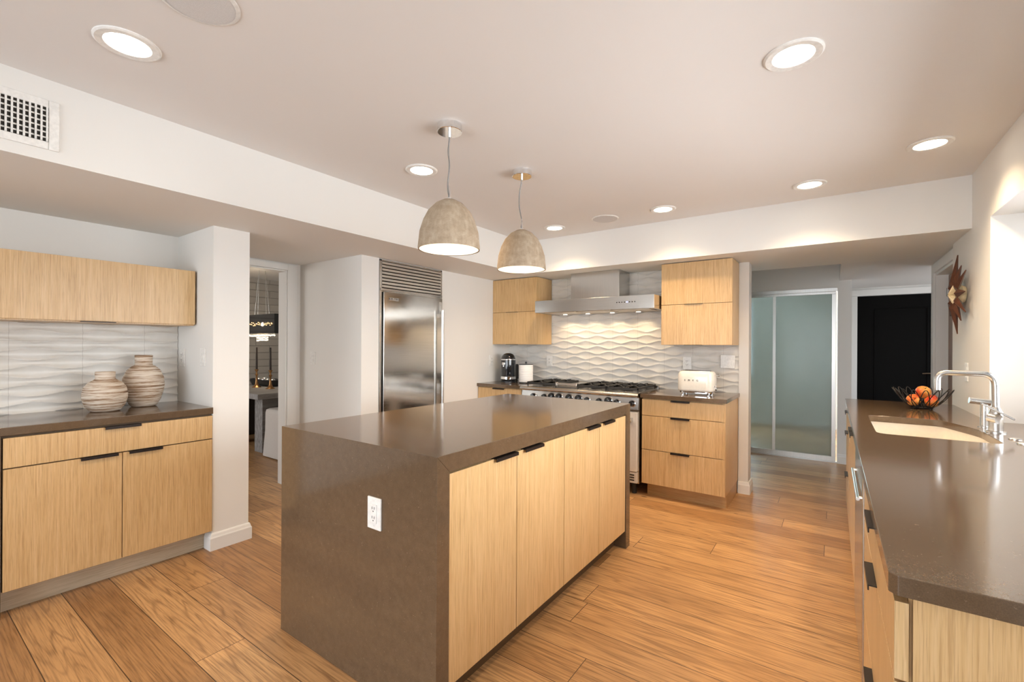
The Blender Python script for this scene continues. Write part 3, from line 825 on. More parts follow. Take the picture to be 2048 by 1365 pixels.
def grate(x0, x1, y0, y1, cols, zt=.922):
    g = MB(); w = .012
    for y in (y0, y1-w, (y0+y1)/2-w/2): g.box(x0, x1, y, y+w, zt-.028, zt-.006)
    n = cols
    for i in range(n+1):
        x = x0 + (x1-x0-w)*i/n
        g.box(x, x+w, y0, y1, zt-.020, zt-.002)
    # raised fingers round each burner
    for i in range(n):
        xc = x0 + (x1-x0)*(i+.5)/n
        for yc in ((3*y0+y1)/4, (y0+3*y1)/4):
            for a in range(4):
                an = a*PI/2 + PI/4; c_, s_ = math.cos(an), math.sin(an)
                g.tube([(xc+c_*.03, yc+s_*.03, zt), (xc+c_*.085, yc+s_*.11, zt-.004)], .0065, n=6)
            g.box(xc-.006, xc+.006, y0, yc-.03, zt-.012, zt+.006); g.box(xc-.006, xc+.006, yc+.03, yc+.10, zt-.012, zt+.006)
    for x in (x0, x1-w):
        for y in (y0, y1-w): g.box(x, x+w, y, y+w, .880, zt-.01)
    return g.build('grate', IRON, r, bevel=.002)
gy0, gy1 = ry+.075, YB-.075
gy0 = ry+.05
grate(-2.535, -2.20, gy0, gy1, 2); grate(-1.975, -1.68, gy0, gy1, 2); grate(-1.675, -1.38, gy0, gy1, 2)
for xc in (-2.367, -1.827, -1.527):
    for yc in ((3*gy0+gy1)/4, (gy0+3*gy1)/4):
        MB().lathe([(.052, .880), (.052, .890), (.04, .894), (.036, .902), (.030, .905), (.001, .906)], (xc, yc, 0), n=24).build('burner', IRON, r, smooth=True)
gd = MB().box(-2.185, -1.99, gy0+.03, gy1, .880, .902).build('griddle', STEEL, r, bevel=.004)
gm = MB().cyl((-2.19, gy0+.01, .908), (-1.985, gy0+.01, .908), .016)
for x in (-2.195, -1.98): gm.lathe([(.001, -.01), (.020, -.008), (.022, 0), (.020, .008), (.001, .01)], (x, gy0+.01, .908), axis=(1, 0, 0), n=20)
gm.build('griddle_rail', CHROME, gd, smooth=True)
for x0, x1 in ((rx0+.01, -1.80), (-1.79, rx1-.012)):
    od = MB().box(x0, x1, ry-.030, ry-.001, .205, .715).build('oven_door', PALEENAMEL, r, bevel=.004)
    MB().box(x0+.06, x1-.06, ry-.0315, ry-.029, .30, .59).build('window', GLOSSBLACK, od)
    hm = MB().cyl((x0+.03, ry-.085, .650), (x1-.03, ry-.085, .650), .014)
    for x in (x0+.045, x1-.045): hm.box(x-.012, x+.012, ry-.09, ry-.03, .632, .668)
    hm.build('handle', NICKEL, od, smooth=True)
kp = MB().box(rx0+.01, rx1-.012, ry-.020, ry-.001, .105, .198)
kk = kp.build('kick_panel', PALEENAMEL, r, bevel=.002)
km = MB()
for k in range(3):
    km.box(-1.66, rx1-.035, ry-.023, ry-.019, .125+k*.022, .135+k*.022)
km.build('louvres', SHADOWGAP, kk)
for x in (rx0+.06, rx1-.06):
    for y in (ry+.05, YB-.1): MB().cyl((x, y, 0), (x, y, .1), .02, n=16).build('leg', IRON, r, smooth=True)

# ------------------------------------------------------------------ things on the back counters
c = thing('coffee_machine', 'tall black capsule coffee machine in the corner left of the range', 'coffee machine', (-2.955, 4.135, ZB))
MB().box(-.045, .045, -.02, .13, 0, .03).box(-.055, .055, .05, .13, .03, .20).build('rear_body', BLACK, c, local=True, bevel=.01, seg=3)
MB().lathe([(.080, .012), (.083, .02), (.083, .24), (.080, .265), (.070, .292), (.052, .312), (.028, .322), (.001, .325)], n=40).build('body', GLOSSBLACK, c, local=True, smooth=True, angle=50)
MB().lathe([(.084, .034), (.0855, .036), (.0855, .062), (.084, .064)], n=40, cap0=False, cap1=False).lathe([(.0838, .246), (.0848, .248), (.0848, .256), (.0838, .258)], n=40, cap0=False, cap1=False).build('chrome_bands', CHROME, c, local=True, smooth=True)
MB().lathe([(.088, 0), (.088, .012), (.08, .014)], n=40).build('base', BLACK, c, local=True, smooth=True)
MB().box(-.016, .016, -.10, -.07, .19, .222).cyl((0, -.088, .19), (0, -.088, .172), .009, n=16).build('spout', CHROME, c, local=True, bevel=.004)
for k, (lb, zz) in enumerate((('dark-handled glass cup, lower of the stack behind the coffee machine', ZB), ('dark-handled glass cup, upper of the stack behind the coffee machine', ZB+.066))):
    g = thing('cup', lb, 'cup', (-3.052, 4.25, zz), 'cups stacked by the coffee machine')
    MB().lathe([(.028, 0), (.034, .004), (.036, .062), (.034, .064), (.032, .062), (.030, .008), (.001, .006)], n=28, cap1=False).build('bowl', CLEAR, g, local=True, smooth=True)
    pts = [(-.034 - .030*math.sin(PI*q/12), -.005, .032 + .026*math.cos(PI*q/12)) for q in range(13)]
    MB().tube(pts, .0045, n=8).build('handle', BLACK, g, local=True, smooth=True)
c = thing('paper_towel_holder', 'white paper towel roll on a black upright holder beside the coffee machine', 'paper towel', (-2.735, 4.16, ZB))
MB().lathe([(.073, 0), (.073, .008), (.068, .011)], n=36).build('base', BLACK, c, local=True, smooth=True)
MB().lathe([(.074, .012), (.077, .014), (.077, .198), (.075, .200), (.02, .200), (.02, .19)], n=44).build('towel_roll', TOWEL, c, local=True, smooth=True, angle=50)
MB().lathe([(.078, .200), (.078, .205), (.070, .207)], n=36).cyl((0, 0, .205), (0, 0, .220), .005, n=14).lathe([(.011, .216), (.012, .222), (.011, .230), (.004, .233)], n=18).build('top_plate', BLACK, c, local=True, smooth=True)
c = thing('toaster', 'cream retro two-slice toaster on the counter right of the range', 'toaster', (-.945, 4.10, ZB), rz=math.radians(-3))
def rrect(w, d_, r, n=7):
    P = []
    for cx, cy, a0 in ((w/2-r, d_/2-r, 0), (-w/2+r, d_/2-r, PI/2), (-w/2+r, -d_/2+r, PI), (w/2-r, -d_/2+r, 1.5*PI)):
        for k in range(n+1): a = a0 + PI/2*k/n; P.append((cx+r*math.cos(a), cy+r*math.sin(a)))
    return P
R = []
for z, s in ((.028, -.012), (.034, -.002), (.045, 0), (.150, 0), (.172, -.003), (.188, -.010), (.198, -.022), (.202, -.038)):
    R.append([(x, y, z) for x, y in rrect(.295+2*s, .175+2*s, .055+s*.3)])
MB().ring(R).build('body', CREAM, c, local=True, smooth=True, angle=60)
MB().ring([[(x, y, z) for x, y in rrect(.27, .15, .05)] for z in (.014, .030)]).build('base', CHROME, c, local=True, smooth=True)
for sx in (-1, 1):
    for sy in (-1, 1): MB().lathe([(.012, 0), (.013, .012), (.010, .016)], (sx*.105, sy*.05, 0), n=18).build('foot', CHROME, c, local=True, smooth=True)
MB().box(-.105, .105, -.045, -.015, .2022, .2036).box(-.105, .105, .015, .045, .2022, .2036).build('slot', SLOT, c, local=True)
MB().box(-.118, .118, -.056, .056, .2005, .2024).build('slot_plate', CHROME, c, local=True, bevel=.0006)
MB().cyl((.140, 0, .168), (.162, 0, .168), .004, n=10).lathe([(.001, -.011), (.009, -.008), (.012, 0), (.009, .008), (.001, .011)], (.172, 0, .168), n=18, axis=(1, 0, 0)).build('lever', CHROME, c, local=True, smooth=True)
MB().cyl((.146, 0, .055), (.160, 0, .055), .015, n=20).cyl((.146, -.035, .075), (.152, -.035, .075), .007, n=14).cyl((.146, .0, .092), (.153, .0, .092), .007, n=14).build('dial', CHROME, c, local=True, smooth=True)
for k, ch in enumerate('SMEG'):
    text_mesh('letter', ch, .021, PULL, c, (-.075 + k*.034, -.0885, .122), (PI/2, 0, 0), .0012)
plate('power_outlet', 'white outlet on the wavy tile left of the range, right of the paper towels', 'outlet', (-2.591, TY-.010, 1.114), (0, -1, 0), .075, .117, 'outlet')
plate('power_outlet', 'white outlet on the wavy tile above the toaster', 'outlet', (-1.108, TY-.010, 1.128), (0, -1, 0), .075, .117, 'outlet')
plate('light_switch', 'white double rocker switch on the wavy tile right of the toaster', 'switch', (-.760, TY-.010, 1.150), (0, -1, 0), .118, .117, 'double')
plate('power_outlet', 'white outlet on the plain wall left of the coffee machine', 'outlet', (XL, 4.075, 1.115), (1, 0, 0), .075, .117, 'outlet')

# ------------------------------------------------------------------ sink run on the right
ZR = .884
RX0, RX1, RY0, RY1 = .0835, XR, 1.043, 4.40
sx0, sx1, sy0, sy1 = .172, .590, 2.72, 3.415
def sink_outline():
    # rounded rectangle whose far right corner steps in round the tap
    P = [(sx0, sy0), (sx1, sy0), (sx1, 3.10), (.565, 3.20), (.53, 3.30), (.49, sy1), (sx0, sy1)]
    return P
bm_pts = sink_outline()
sp = [Vector((p[0], p[1], 0)) for p in bm_pts]
closed = []
n_ = len(sp)
for i, p in enumerate(sp):
    a = (sp[i-1]-p); b = (sp[(i+1) % n_]-p); d_ = min(.05, a.length*.45, b.length*.45); a.normalize(); b.normalize()
    q0, q1 = p+a*d_, p+b*d_
    for k in range(7):
        t_ = k/6; closed.append(q0*(1-t_)**2 + p*2*t_*(1-t_) + q1*t_*t_)
SINKO = [(p.x, p.y) for p in closed]
def slab_with_hole(outer, hole, z0, z1):
    bm = bmesh.new()
    vo = [bm.verts.new((x, y, z1)) for x, y in outer]; vh = [bm.verts.new((x, y, z1)) for x, y in hole]
    eds = [bm.edges.new((vo[i], vo[(i+1) % len(vo)])) for i in range(len(vo))] + [bm.edges.new((vh[i], vh[(i+1) % len(vh)])) for i in range(len(vh))]
    bmesh.ops.triangle_fill(bm, use_beauty=True, use_dissolve=False, edges=eds)
    fs = list(bm.faces)
    ex = bmesh.ops.extrude_face_region(bm, geom=fs)
    for v in [g for g in ex['geom'] if isinstance(g, bmesh.types.BMVert)]: v.co.z = z0
    bmesh.ops.recalc_face_normals(bm, faces=bm.faces)
    bm.verts.index_update()
    mb = MB(); mb.add([tuple(v.co) for v in bm.verts], [tuple(v.index for v in f.verts) for f in bm.faces]); bm.free()
    return mb
rc = .012
outer = [(RX0+rc, RY0), (RX1+.30, RY0), (RX1+.30, 3.519), (RX1-.002, 3.519), (RX1-.002, RY1), (RX0, RY1), (RX0, RY0+rc)] 
o = slab_with_hole(outer, SINKO, ZR-.036, ZR).build('worktop', QUARTZ, bevel=.002)
tag(o, 'long brown stone worktop with the undermount sink along the window wall', 'worktop')
# sink bowl
s = thing('sink', 'cream undermount sink set into the window worktop', 'sink', (.38, 3.07, ZR-.25))
def off(P, d_):
    cx = sum(p[0] for p in P)/len(P); cy = sum(p[1] for p in P)/len(P)
    return [(cx+(x-cx)*(1+d_/abs(.25)), cy+(y-cy)*(1+d_/.35)) for x, y in P]
O1 = off(SINKO, .006); O2 = off(SINKO, .022); O3 = off(SINKO, -.02)
zt = ZR-.0365
rg = [[(x, y, z) for x, y in P] for P, z in ((O2, zt-.20), (O2, zt), (O1, zt), (off(SINKO, .003), zt-.10), (off(SINKO, -.006), zt-.17), (O3, zt-.19))]
MB().ring(rg, cap0=True, cap1=True).build('bowl', SINKW, s, smooth=True, angle=50)
MB().lathe([(.045, zt-.189), (.045, zt-.186), (.03, zt-.1855), (.001, zt-.1865)], (.36, 3.05, 0), n=28).build('drain', NICKEL, s, smooth=True)
MB().cyl((.588, 3.0, zt-.03), (.572, 3.0, zt-.03), .010, n=16).build('overflow', BLACK, s)
# faucet
fx, fy = .635, 3.085
f = thing('faucet', 'brushed nickel square-arched kitchen faucet behind the sink', 'faucet', (fx, fy, ZR))
MB().lathe([(.036, 0), (.036, .006), (.026, .009), (.0255, .06), (.0255, .095), (.021, .105), (.017, .115), (.0135, .12)], (fx, fy, ZR), n=28).build('body', NICKEL, f, smooth=True, angle=40)
sp_ = fillet([(fx, fy, ZR+.10), (fx-.003, fy, ZR+.277), (fx-.207, fy-.01, ZR+.277), (fx-.207, fy-.01, ZR+.19)], .055, 8)
MB().tube(sp_, .0135, n=18).build('spout', NICKEL, f, smooth=True, angle=50)
MB().tube([(fx-.02, fy, ZR+.07), (fx+.005, fy-.028, ZR+.065)], .022, n=18).build('valve', NICKEL, f, smooth=True, angle=50)
lv = MB()
p0, p1 = Vector((fx-.055, fy-.03, ZR+.137)), Vector((fx+.052, fy-.04, ZR+.070)); dv = (p1-p0).normalized(); nn = Vector((0, 1, 0)).cross(dv).normalized()
vv = []
for p in (p0, p1):
    for a, b in ((-.012, -.004), (.012, -.004), (.012, .004), (-.012, .004)): vv.append(p + Vector((0, 1, 0))*a + nn*b)
lv.add(vv, [(0, 3, 2, 1), (4, 5, 6, 7), (0, 1, 5, 4), (1, 2, 6, 5), (2, 3, 7, 6), (3, 0, 4, 7)])
lv.build('lever', NICKEL, f, bevel=.002)
f = thing('soap_dispenser', 'short brushed nickel soap pump beside the faucet', 'soap dispenser', (.628, 3.25, ZR))
MB().lathe([(.024, 0), (.024, .004), (.0155, .006), (.0155, .115)], (.628, 3.25, ZR), n=24).build('post', NICKEL, f, smooth=True, angle=40)
MB().cyl((.650, 3.25, ZR+.125), (.572, 3.245, ZR+.133), .0155, n=20).build('nozzle', NICKEL, f, smooth=True, angle=40)
for lb, x, y, rr in (('flat nickel sink-hole cap behind the faucet, the farther of two', .655, 2.895, .022), ('flat nickel sink-hole cap at the photo edge, the nearer of two', .655, 2.775, .024)):
    o = MB().lathe([(rr, 0), (rr, .003), (rr*.85, .006), (.001, .006)], (0, 0, 0), n=28).build('hole_cap', NICKEL, smooth=True)
    o.location = (x, y, ZR); tag(o, lb, 'sink cap', 'sink hole caps')
# cabinets below
GX = .092
def run_cab(label, y0, y1, fronts, pulls, kind='drawer', cat='cabinet'):
    c = thing('base_cabinet', label, cat, (.4, (y0+y1)/2, 0), 'cabinets under the window worktop')
    MB().box(GX+.021, XR-.004, y0, y1, .11, ZR-.24 if 'sink' in label else ZR-.038).build('body', OAK, c)
    MB().box(GX+.085, XR-.004, y0, y1, 0, .11).build('toe_kick', OAKY, c)
    for (a0, a1, z0, z1), (p0, p1) in zip(fronts, pulls):
        dd = MB().box(GX, GX+.02, a0, a1, z0, z1).build(kind, OAKEDGE, c, bevel=.001)
        if p0 is not None: pull_y(dd, GX, p0, p1, z1, -1, .018)
    return c
zz3 = [(.696, .834), (.406, .691), (.114, .401)]
c = run_cab('oak drawer cabinet at the near end of the window worktop', 1.075, 1.968, [(1.055, 1.966, a, b) for a, b in zz3], [(1.438, 1.59)]*3)
MB().box(GX+.0255, XR-.004, 1.055, 1.075, 0, ZR-.038).build('end_panel', OAK, c, bevel=.001)
run_cab('oak two-door sink cabinet between dishwasher and far drawers', 2.585, 3.48, [(2.587, 3.030, .114, .834), (3.034, 3.478, .114, .834)], [(2.88, 3.025), (3.04, 3.19)], 'door')
run_cab('oak drawer cabinet at the far end of the window worktop', 3.482, 4.395, [(3.484, 4.393, a, b) for a, b in zz3], [(3.86, 4.01)]*3)
dwm = thing('dishwasher', 'stainless dishwasher front with bar handle under the window worktop', 'dishwasher', (.4, 2.276, 0))
MB().box(GX+.03, XR-.01, 1.975, 2.578, .11, ZR-.040).build('body', STEELV, dwm)
df = MB().box(GX-.005, GX+.028, 1.973, 2.580, .112, .836).build('door', STEELY, dwm, bevel=.003)
hb = MB().cyl((GX-.016, 2.03, .745), (GX-.016, 2.525, .745), .006, n=14)
for y in (2.05, 2.505): hb.cyl((GX-.016, y, .745), (GX-.004, y, .745), .006, n=10)
hb.build('handle', NICKEL, df, smooth=True)
MB().box(GX+.08, XR-.01, 1.975, 2.578, 0, .11).build('toe_kick', SHADOWGAP, dwm)
# fruit basket
bx_, by_ = .482, 3.985
fb = thing('fruit_basket', 'black wire petal fruit basket on the worktop beyond the sink', 'fruit basket', (bx_, by_, ZR))
wm = MB(); NP = 16; rim = .152; zt_ = .130
def bowl_pt(a, t):      # t 0 base .. 1 rim
    rr = .052 + (rim-.052)*t**.85; return (rr*math.cos(a), rr*math.sin(a), .012 + (zt_-.012)*t**1.25)
for k in range(NP):
    a0 = 2*PI*k/NP; wd = 2*PI/NP*1.0
    pts = []
    for q in range(25):
        s_ = q/24*2-1                          # -1..1 across the petal
        t = 1 - abs(s_)**2.2
        pts.append(bowl_pt(a0 + wd*s_*1.0*(.55+.45*(1-t)) , t))
    wm.tube(pts, .0027, n=6)
wm.build('wire_petals', IRON, fb, local=True, smooth=True)
bm_ = MB()
for rr, z in ((.054, .012), (.030, .010)):
    bm_.tube([(rr*math.cos(2*PI*i/28), rr*math.sin(2*PI*i/28), z) for i in range(28)], .003, n=8, closed=True)
for k in range(4): a = k*PI/4; bm_.tube([(.054*math.cos(a), .054*math.sin(a), .010), (-.054*math.cos(a), -.054*math.sin(a), .010)], .0022, n=6)
bm_.build('base', IRON, fb, local=True, smooth=True)
for k in range(3):
    a = k*2*PI/3 - .5
    MB().lathe([(.001, -.008), (.006, -.006), (.008, 0), (.006, .006), (.001, .008)], (.05*math.cos(a), .05*math.sin(a), .008), n=14).build('foot', IRON, fb, local=True, smooth=True)
def apple(label, loc, r, tilt):
    t = thing('apple', label, 'apple', loc, 'apples in the wire basket')
    t.rotation_euler = tilt
    MB().lathe([(.001, -.80*r), (.18*r, -.84*r), (.38*r, -.84*r), (.70*r, -.62*r), (.92*r, -.22*r), (1.0*r, .16*r), (.93*r, .52*r), (.70*r, .80*r), (.45*r, .90*r), (.22*r, .84*r), (.08*r, .68*r), (.001, .62*r)], n=32).build('flesh', APPLE, t, local=True, smooth=True, angle=80)
    MB().tube([(0, 0, .62*r), (.03*r, 0, .85*r), (.10*r, 0, 1.05*r)], .0016, n=6).build('stem', STEM, t, local=True, smooth=True)
apple('red and yellow apple on top of the fruit pile in the basket', (bx_+.004, by_, ZR+.106), .041, (.5, .3, 0))
apple('red apple at the front left of the wire basket', (bx_-.048, by_-.026, ZR+.052), .038, (1.0, -.4, .5))
apple('yellow-red apple at the front right of the wire basket', (bx_+.040, by_-.030, ZR+.051), .037, (1.2, .2, 1.5))
apple('deep red apple at the right rear of the wire basket', (bx_+.052, by_+.046, ZR+.053), .036, (.2, .5, 2.5))
apple('red apple at the left rear of the wire basket', (bx_-.034, by_+.050, ZR+.053), .036, (.4, -.2, 3.5))
plate('light_switch', 'white switch on the right wall below the sunburst clock', 'switch', (XR, 4.02, 1.130), (-1, 0, 0), .075, .117, 'switch')
# sunburst clock on the right wall: hub axis along -x
ck = thing('sunburst_clock', 'dark walnut sunburst wall clock with a cream hub on the right wall', 'clock', (XR, 4.06, 1.628))
MB().lathe([(.030, 0), (.050, .006), (.058, .022), (.050, .042), (.020, .055)], n=28, axis=(-1, 0, 0)).build('back_cup', CLOCKCREAM, ck, local=True, smooth=True)
st = MB(); NS = 12; P = []
for k in range(2*NS):
    a = PI*k/NS; rr = .072 if k % 2 == 0 else .034
    P.append((rr*math.cos(a), rr*math.sin(a)))
n2 = len(P)
st.add([(-.058, p, q) for p, q in P] + [(-.088, 0, 0), (-.045, 0, 0)], [(i, (i+1) % n2, n2) for i in range(n2)] + [((i+1) % n2, i, n2+1) for i in range(n2)])
st.build('hub', CLOCKCREAM, ck, local=True)
for k in range(NS):
    a = PI/2 + 2*PI*k/NS; L = .255 if k % 2 == 0 else .20
    dirv = Vector((0, math.cos(a), math.sin(a))); xax = Vector((-1, 0, 0)); side = dirv.cross(xax)
    vs = []
    for rr, w, dpt, xo in ((.038, .006, .006, .050), (.095, .027, .018, .056), (L, .003, .003, .040)):
        cpt = dirv*rr + xax*xo
        for a_, b_ in ((-1, 0), (0, -1), (1, 0), (0, 1)): vs.append(cpt + side*w*a_ + xax*dpt*b_)
    m = MB(); m.ring([vs[0:4], vs[4:8], vs[8:12]])
    m.build('ray', WALNUT, ck, local=True)
MB().box(-.092, -.090, -.002, .002, -.01, .045).box(-.0915, -.0895, -.03, .01, -.002, .002).build('hands', BLACK, ck, local=True)

# ------------------------------------------------------------------ ceiling fittings
def downlight(label, x, y, power=52.0):
    t = thing('recessed_light', label, 'ceiling light', (x, y, ZC), 'recessed ceiling lights')
    MB().lathe([(.096, 0), (.096, -.004), (.090, -.008), (.068, -.006), (.064, 0)], n=44, cap0=False, cap1=False).build('trim_ring', PLATE, t, local=True, smooth=True)
    MB().lathe([(.0655, -.0005), (.0655, -.004), (.001, -.0045)], n=36).build('lens', LAMPLENS, t, local=True, smooth=True)
    d = bpy.data.lights.new('lamp', 'SPOT'); d.energy = power; d.spot_size = math.radians(128); d.spot_blend = 1.0; d.color = (1.0, .74, .46); d.shadow_soft_size = .055
    o = bpy.data.objects.new('lamp', d); COL.objects.link(o); o.parent = t; o.location = (0, 0, -.012)
    return t
for lb, x, y in (('lit recessed ceiling light above the left sideboard, near the air vent', -2.055, .538),
                 ('lit recessed ceiling light over the right aisle, largest on the right', -.121, 1.948),
                 ('lit recessed ceiling light just left of the nearer pendant', -2.052, 1.952),
                 ('lit recessed ceiling light closest to the window wall', .413, 3.204),
                 ('lit recessed ceiling light at the right end of the row by the back soffit', -.127, 3.566),
                 ('lit recessed ceiling light in the middle of the row by the back soffit', -1.081, 3.569),
                 ('lit recessed ceiling light behind the farther pendant', -2.06, 3.591)):
    downlight(lb, x, y)
for lb, x, y in (('round white ceiling speaker between two lights near the range hood', -1.561, 3.566), ('round grey ceiling speaker cut by the top edge of the photo', -1.612, .594)):
    t = thing('ceiling_speaker', lb, 'speaker', (x, y, ZC), 'ceiling speakers')
    MB().lathe([(.112, 0), (.112, -.003), (.106, -.006), (.100, -.006)], n=44, cap0=False, cap1=False).build('rim', PLATE, t, local=True, smooth=True)
    MB().lathe([(.1015, -.001), (.1015, -.005), (.001, -.0055)], n=44).build('grille', GRILLE, t, local=True, smooth=True)
# air vent on the left bulkhead
v = thing('air_vent', 'white air supply register with slats on the left bulkhead', 'vent', (-2.6, .23, 2.165))
MB().box(-2.6, -2.592, 0.0, .032, 2.065, 2.265).box(-2.6, -2.592, .428, .460, 2.065, 2.265).box(-2.6, -2.592, .032, .428, 2.065, 2.096).box(-2.6, -2.592, .032, .428, 2.234, 2.265).build('frame', PLATE, v, bevel=.003)
MB().box(-2.5995, -2.5975, .032, .428, 2.096, 2.234).build('duct_shade', SHADOWGAP, v)  # thin dark sheet painting the shade behind the slats
sm = MB()
for k in range(25): y = .034 + k*.0161; sm.box(-2.5965, -2.590, y, y+.0058, 2.096, 2.234)
sm.build('front_slats', PLATE, v)
sm = MB()
for k in range(6): z = 2.110 + k*.0215; sm.box(-2.5975, -2.5968, .032, .428, z, z+.006)
sm.build('rear_slats', PLATE, v)
# pendants
def pendant(label, x, y, zr, kink):
    t = thing('pendant_lamp', label, 'pendant lamp', (x, y, ZC), 'concrete pendants over the island')
    ht = .246; z0 = zr - ZC
    ca = MB().lathe([(.060, 0), (.060, -.034), (.058, -.036), (.001, -.036)], n=44).build('canopy', CHROME, t, local=True, smooth=True, angle=40)
    MB().cyl((0, 0, -.036), (0, 0, -.062), .007, n=14).build('strain_relief', CHROME, ca, local=True, smooth=True)
    top = z0 + ht
    pts = [(0, 0, -.05)] + [(kx, 0, -.05 + (top+.035+.05)*f_) for kx, f_ in kink] + [(-.004, 0, top+.02), (0, 0, top-.005)]
    MB().tube(fillet(pts, .03, 4), .0035, n=8).build('cord', CORDGREY, t, local=True, smooth=True)
    MB().cyl((.004, 0, top-.004), (.002, 0, top+.065), .003, n=10).cyl((0, 0, top-.01), (0, 0, top+.006), .011, n=16).build('stem', CHROME, t, local=True, smooth=True)
    prof = [(.013, .246), (.032, .240), (.067, .221), (.102, .184), (.124, .141), (.1415, .085), (.148, .022), (.1490, .010), (.1475, .0)]
    inner = [(.1425, 0.0), (.1415, .012), (.1405, .024), (.134, .085), (.116, .139), (.094, .180), (.060, .213), (.020, .232)]
    sh = MB().lathe([(r_, z0+z) for r_, z in prof] + [(.1428, z0)], n=64, cap0=False, cap1=False).build('shade', CONCRETE, t, local=True, smooth=True, angle=60)
    li = MB()
    R_ = []
    for i in range(30):
        f_ = i/29; z = .002 + f_*.228
        # radius along the inner curve with shallow turned steps
        for (ra, za), (rb, zb) in zip(inner, inner[1:]):
            if za <= z <= zb: rad = ra + (rb-ra)*(z-za)/(zb-za)
        R_.append((rad - (.0022 if i % 2 else 0), z0+z))
    li.lathe(R_ + [(.001, z0+.232)], n=64, cap0=False, cap1=False).build('lining', LINING, sh, local=True, smooth=True, angle=80)
    MB().lathe([(.001, z0+.085), (.018, z0+.09), (.029, z0+.115), (.026, z0+.14), (.014, z0+.17), (.013, z0+.215)], n=24).build('bulb', PENDBULB, t, local=True, smooth=True)
    d = bpy.data.lights.new('pendant_light', 'POINT'); d.energy = .9; d.color = (1, .84, .62); d.shadow_soft_size = .03
    o = bpy.data.objects.new('pendant_light', d); COL.objects.link(o); o.parent = t; o.location = (0, 0, z0+.06)
pendant('concrete dome pendant lamp over the island, the nearer one', -1.521, 1.63, 1.745, [(-.006, .15), (-.010, .30), (.002, .52), (-.010, .80), (-.012, .92)])
pendant('concrete dome pendant lamp over the island, the farther one near the range', -1.556, 2.31, 1.746, [(-.006, .12), (-.018, .30), (-.020, .60), (-.004, .85), (.004, .95)])

# ------------------------------------------------------------------ dining room seen through the opening
tb = thing('dining_table', 'weathered grey plank dining table seen through the doorway', 'table', (-5.9, 3.2, 0))
MB().box(-6.68, -5.24, 2.53, 4.3, .66, .72).build('tabletop', OLDWOOD, tb, bevel=.004)
for x0, x1 in ((-5.66, -5.48), (-6.40, -6.22)):
    for y0 in (2.70, 3.85): MB().box(x0, x1, y0, y0+.18, 0, .66).build('leg', OLDWOOD, tb, bevel=.003)
ch = thing('dining_chair', 'white slipcovered dining chair tucked against the grey table', 'chair', (-5.1, 2.9, 0))
R = []
for z, s_ in ((.012, .012), (.10, .006), (.30, 0), (.50, -.002), (.535, -.008), (.548, -.03)):
    R.append([(-5.095 + x + (.006*math.sin(40*x+9*z) if z < .2 else 0), 2.88 + y + (.006*math.sin(35*y) if z < .2 else 0), z) for x, y in rrect(.45+2*s_, .48+2*s_, .035, 5)])
MB().ring(R).build('seat_cover', LINEN, ch, smooth=True, angle=60)
R = []
for z, w_ in ((.50, .48), (.7, .47), (.90, .46), (.935, .42)):
    xb = -4.90 + (z-.50)*.12
    R.append([(xb + x, 2.88 + y, z) for x, y in rrect(.10 if z < .93 else .07, w_, .03, 5)])
MB().ring(R).build('back_cover', LINEN, ch, smooth=True, angle=60)
sb = thing('sideboard', 'dark brown wooden chest against the brick wall behind the table', 'sideboard', (-6.9, 3.3, 0))
MB().box(-7.09, -6.72, 2.3, 4.4, .02, .62).build('body', DARKWOOD, sb, bevel=.004)
MB().box(-7.09, -6.70, 2.28, 4.42, .62, .65).build('top', DARKWOOD, sb, bevel=.003)
for k in range(3): MB().box(-6.72, -6.705, 2.32+k*.69, 2.98+k*.69, .06, .60).build('door', DARKWOOD, sb, bevel=.003)
MB().box(-7.08, -6.75, 2.34, 4.36, 0, .02).build('plinth', DARKWOOD, sb)
bl = thing('tray_bowl', 'long black oval bowl of silver balls on the grey table', 'bowl', (-6.31, 3.17, .72))
R = []
for z, s in ((0, -.03), (.006, -.02), (.05, .0), (.085, .004), (.088, -.002), (.082, -.010), (.05, -.016), (.012, -.04)):
    R.append([(x, y, z) for x, y in rrect(.62+2*s, .22+2*s, .095+s, 8)])
MB().ring(R).build('dish', BLACK, bl, local=True, smooth=True, angle=50)
for lb, x, y, rr in (('silver mirror ball in the black bowl, left', -6.52, 3.16, .05), ('silver mirror ball in the black bowl, second from left', -6.40, 3.18, .055), ('silver mirror ball in the black bowl, third from left', -6.28, 3.16, .048), ('silver mirror ball in the black bowl, right', -6.17, 3.17, .045)):
    o = MB().lathe([(rr*math.sin(PI*q/14)+1e-4, -rr*math.cos(PI*q/14)) for q in range(15)], n=28).build('silver_ball', SILVER, smooth=True, angle=80)
    o.location = (x, y, .732+rr); tag(o, lb, 'ornament', 'silver balls in the bowl')
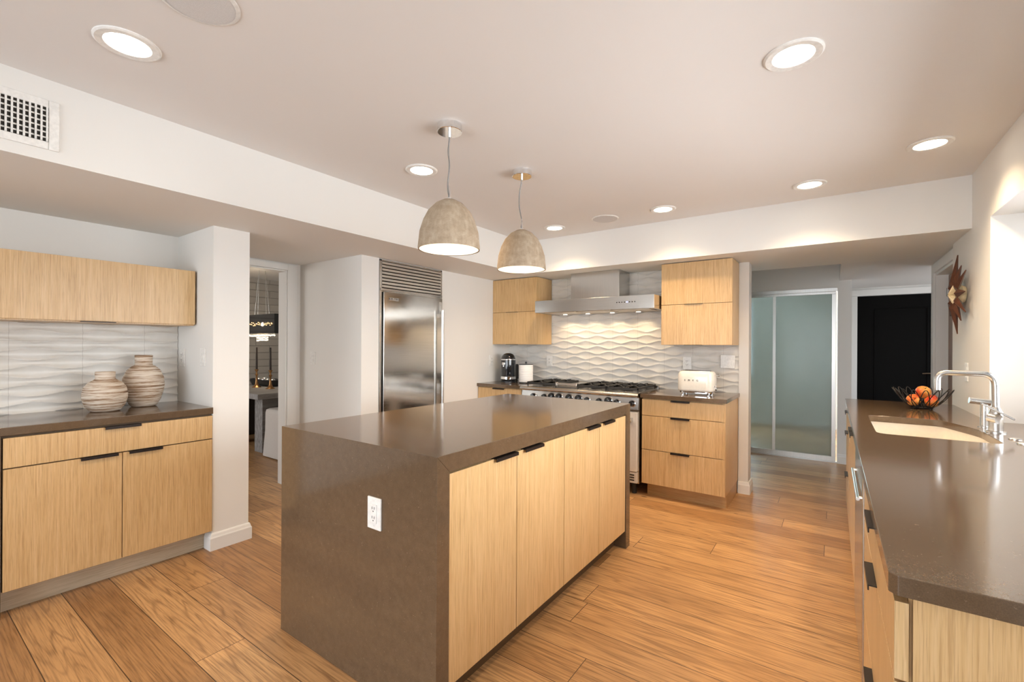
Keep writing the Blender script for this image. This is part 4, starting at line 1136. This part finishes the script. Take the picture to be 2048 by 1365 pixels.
def candle(label, x, y):
    t = thing('candlestick', label, 'candlestick', (x, y, .72), 'candlesticks on the dining table')
    MB().lathe([(.058, 0), (.054, .006), (.032, .02), (.018, .05), (.012, .10), (.011, .15), (.022, .165), (.010, .178), (.009, .20), (.022, .225), (.024, .235), (.012, .236), (.012, .21)], n=28).build('stand', BRASS, t, local=True, smooth=True, angle=50)
    MB().cyl((0, 0, .215), (0, 0, .52), .0125, .009, n=16).build('candle', DARKWOOD, t, local=True, smooth=True)
candle('bronze candlestick with a dark taper, the right one on the grey table', -5.81, 2.96)
candle('bronze candlestick with a dark taper, the left one beside the column edge', -6.15, 2.955)
cd = thing('chandelier', 'rectangular black chandelier with lit crystal drops over the dining table', 'chandelier', (-6.05, 2.97, 2.27))
X0, X1, Y0, Y1 = -6.5, -5.68, 2.94, 3.0
MB().box(X0, X1, Y0, Y0+.004, 1.42, 1.665).box(X0, X1, Y1-.004, Y1, 1.42, 1.665).box(X0, X0+.004, Y0+.004, Y1-.004, 1.42, 1.665).box(X1-.004, X1, Y0+.004, Y1-.004, 1.42, 1.665).build('shade', GLOSSBLACK, cd)
cr = MB()
for i in range(18):
    for j in range(2):
        x = X0+.04 + (X1-X0-.10)*i/17; y = Y0 - .006
        cr.lathe([(.0005, -.007), (.0048, 0), (.0005, .007)], (x + random.uniform(-.008, .008), y, 1.535 + random.uniform(-.015, .015) + j*.018), n=6)
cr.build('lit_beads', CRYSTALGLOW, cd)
cr = MB()
for i in range(22):
    for j in range(3 if 7 < i < 17 else 1):
        x = X0+.05 + (X1-X0-.1)*i/21; zz = 1.402 - j*.030 - random.uniform(0, .01)
        cr.lathe([(.0005, zz-.016), (.008, zz-.004), (.0005, zz+.012)], (x, (Y0+Y1)/2, 0), n=7)
        cr.cyl((x, (Y0+Y1)/2, 1.42), (x, (Y0+Y1)/2, zz), .001, n=4)
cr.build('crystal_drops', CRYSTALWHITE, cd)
wr = MB()
for x in (-6.2, -5.9):
    for y in (Y0+.01, Y1-.01): wr.tube([(x, y, 1.66), (x*.5-6.05*.5, 2.97, 2.27)], .0018, n=5)
wr.box(-6.3, -5.8, 2.96, 2.98, 1.665, 1.672)
wr.build('wires', NICKEL, cd)
d = bpy.data.lights.new('chandelier_light', 'POINT'); d.energy = 10; d.color = (1, .8, .55); d.shadow_soft_size = .1
o = bpy.data.objects.new('chandelier_light', d); COL.objects.link(o); o.parent = cd; o.location = (0, 0, 1.54-2.27)
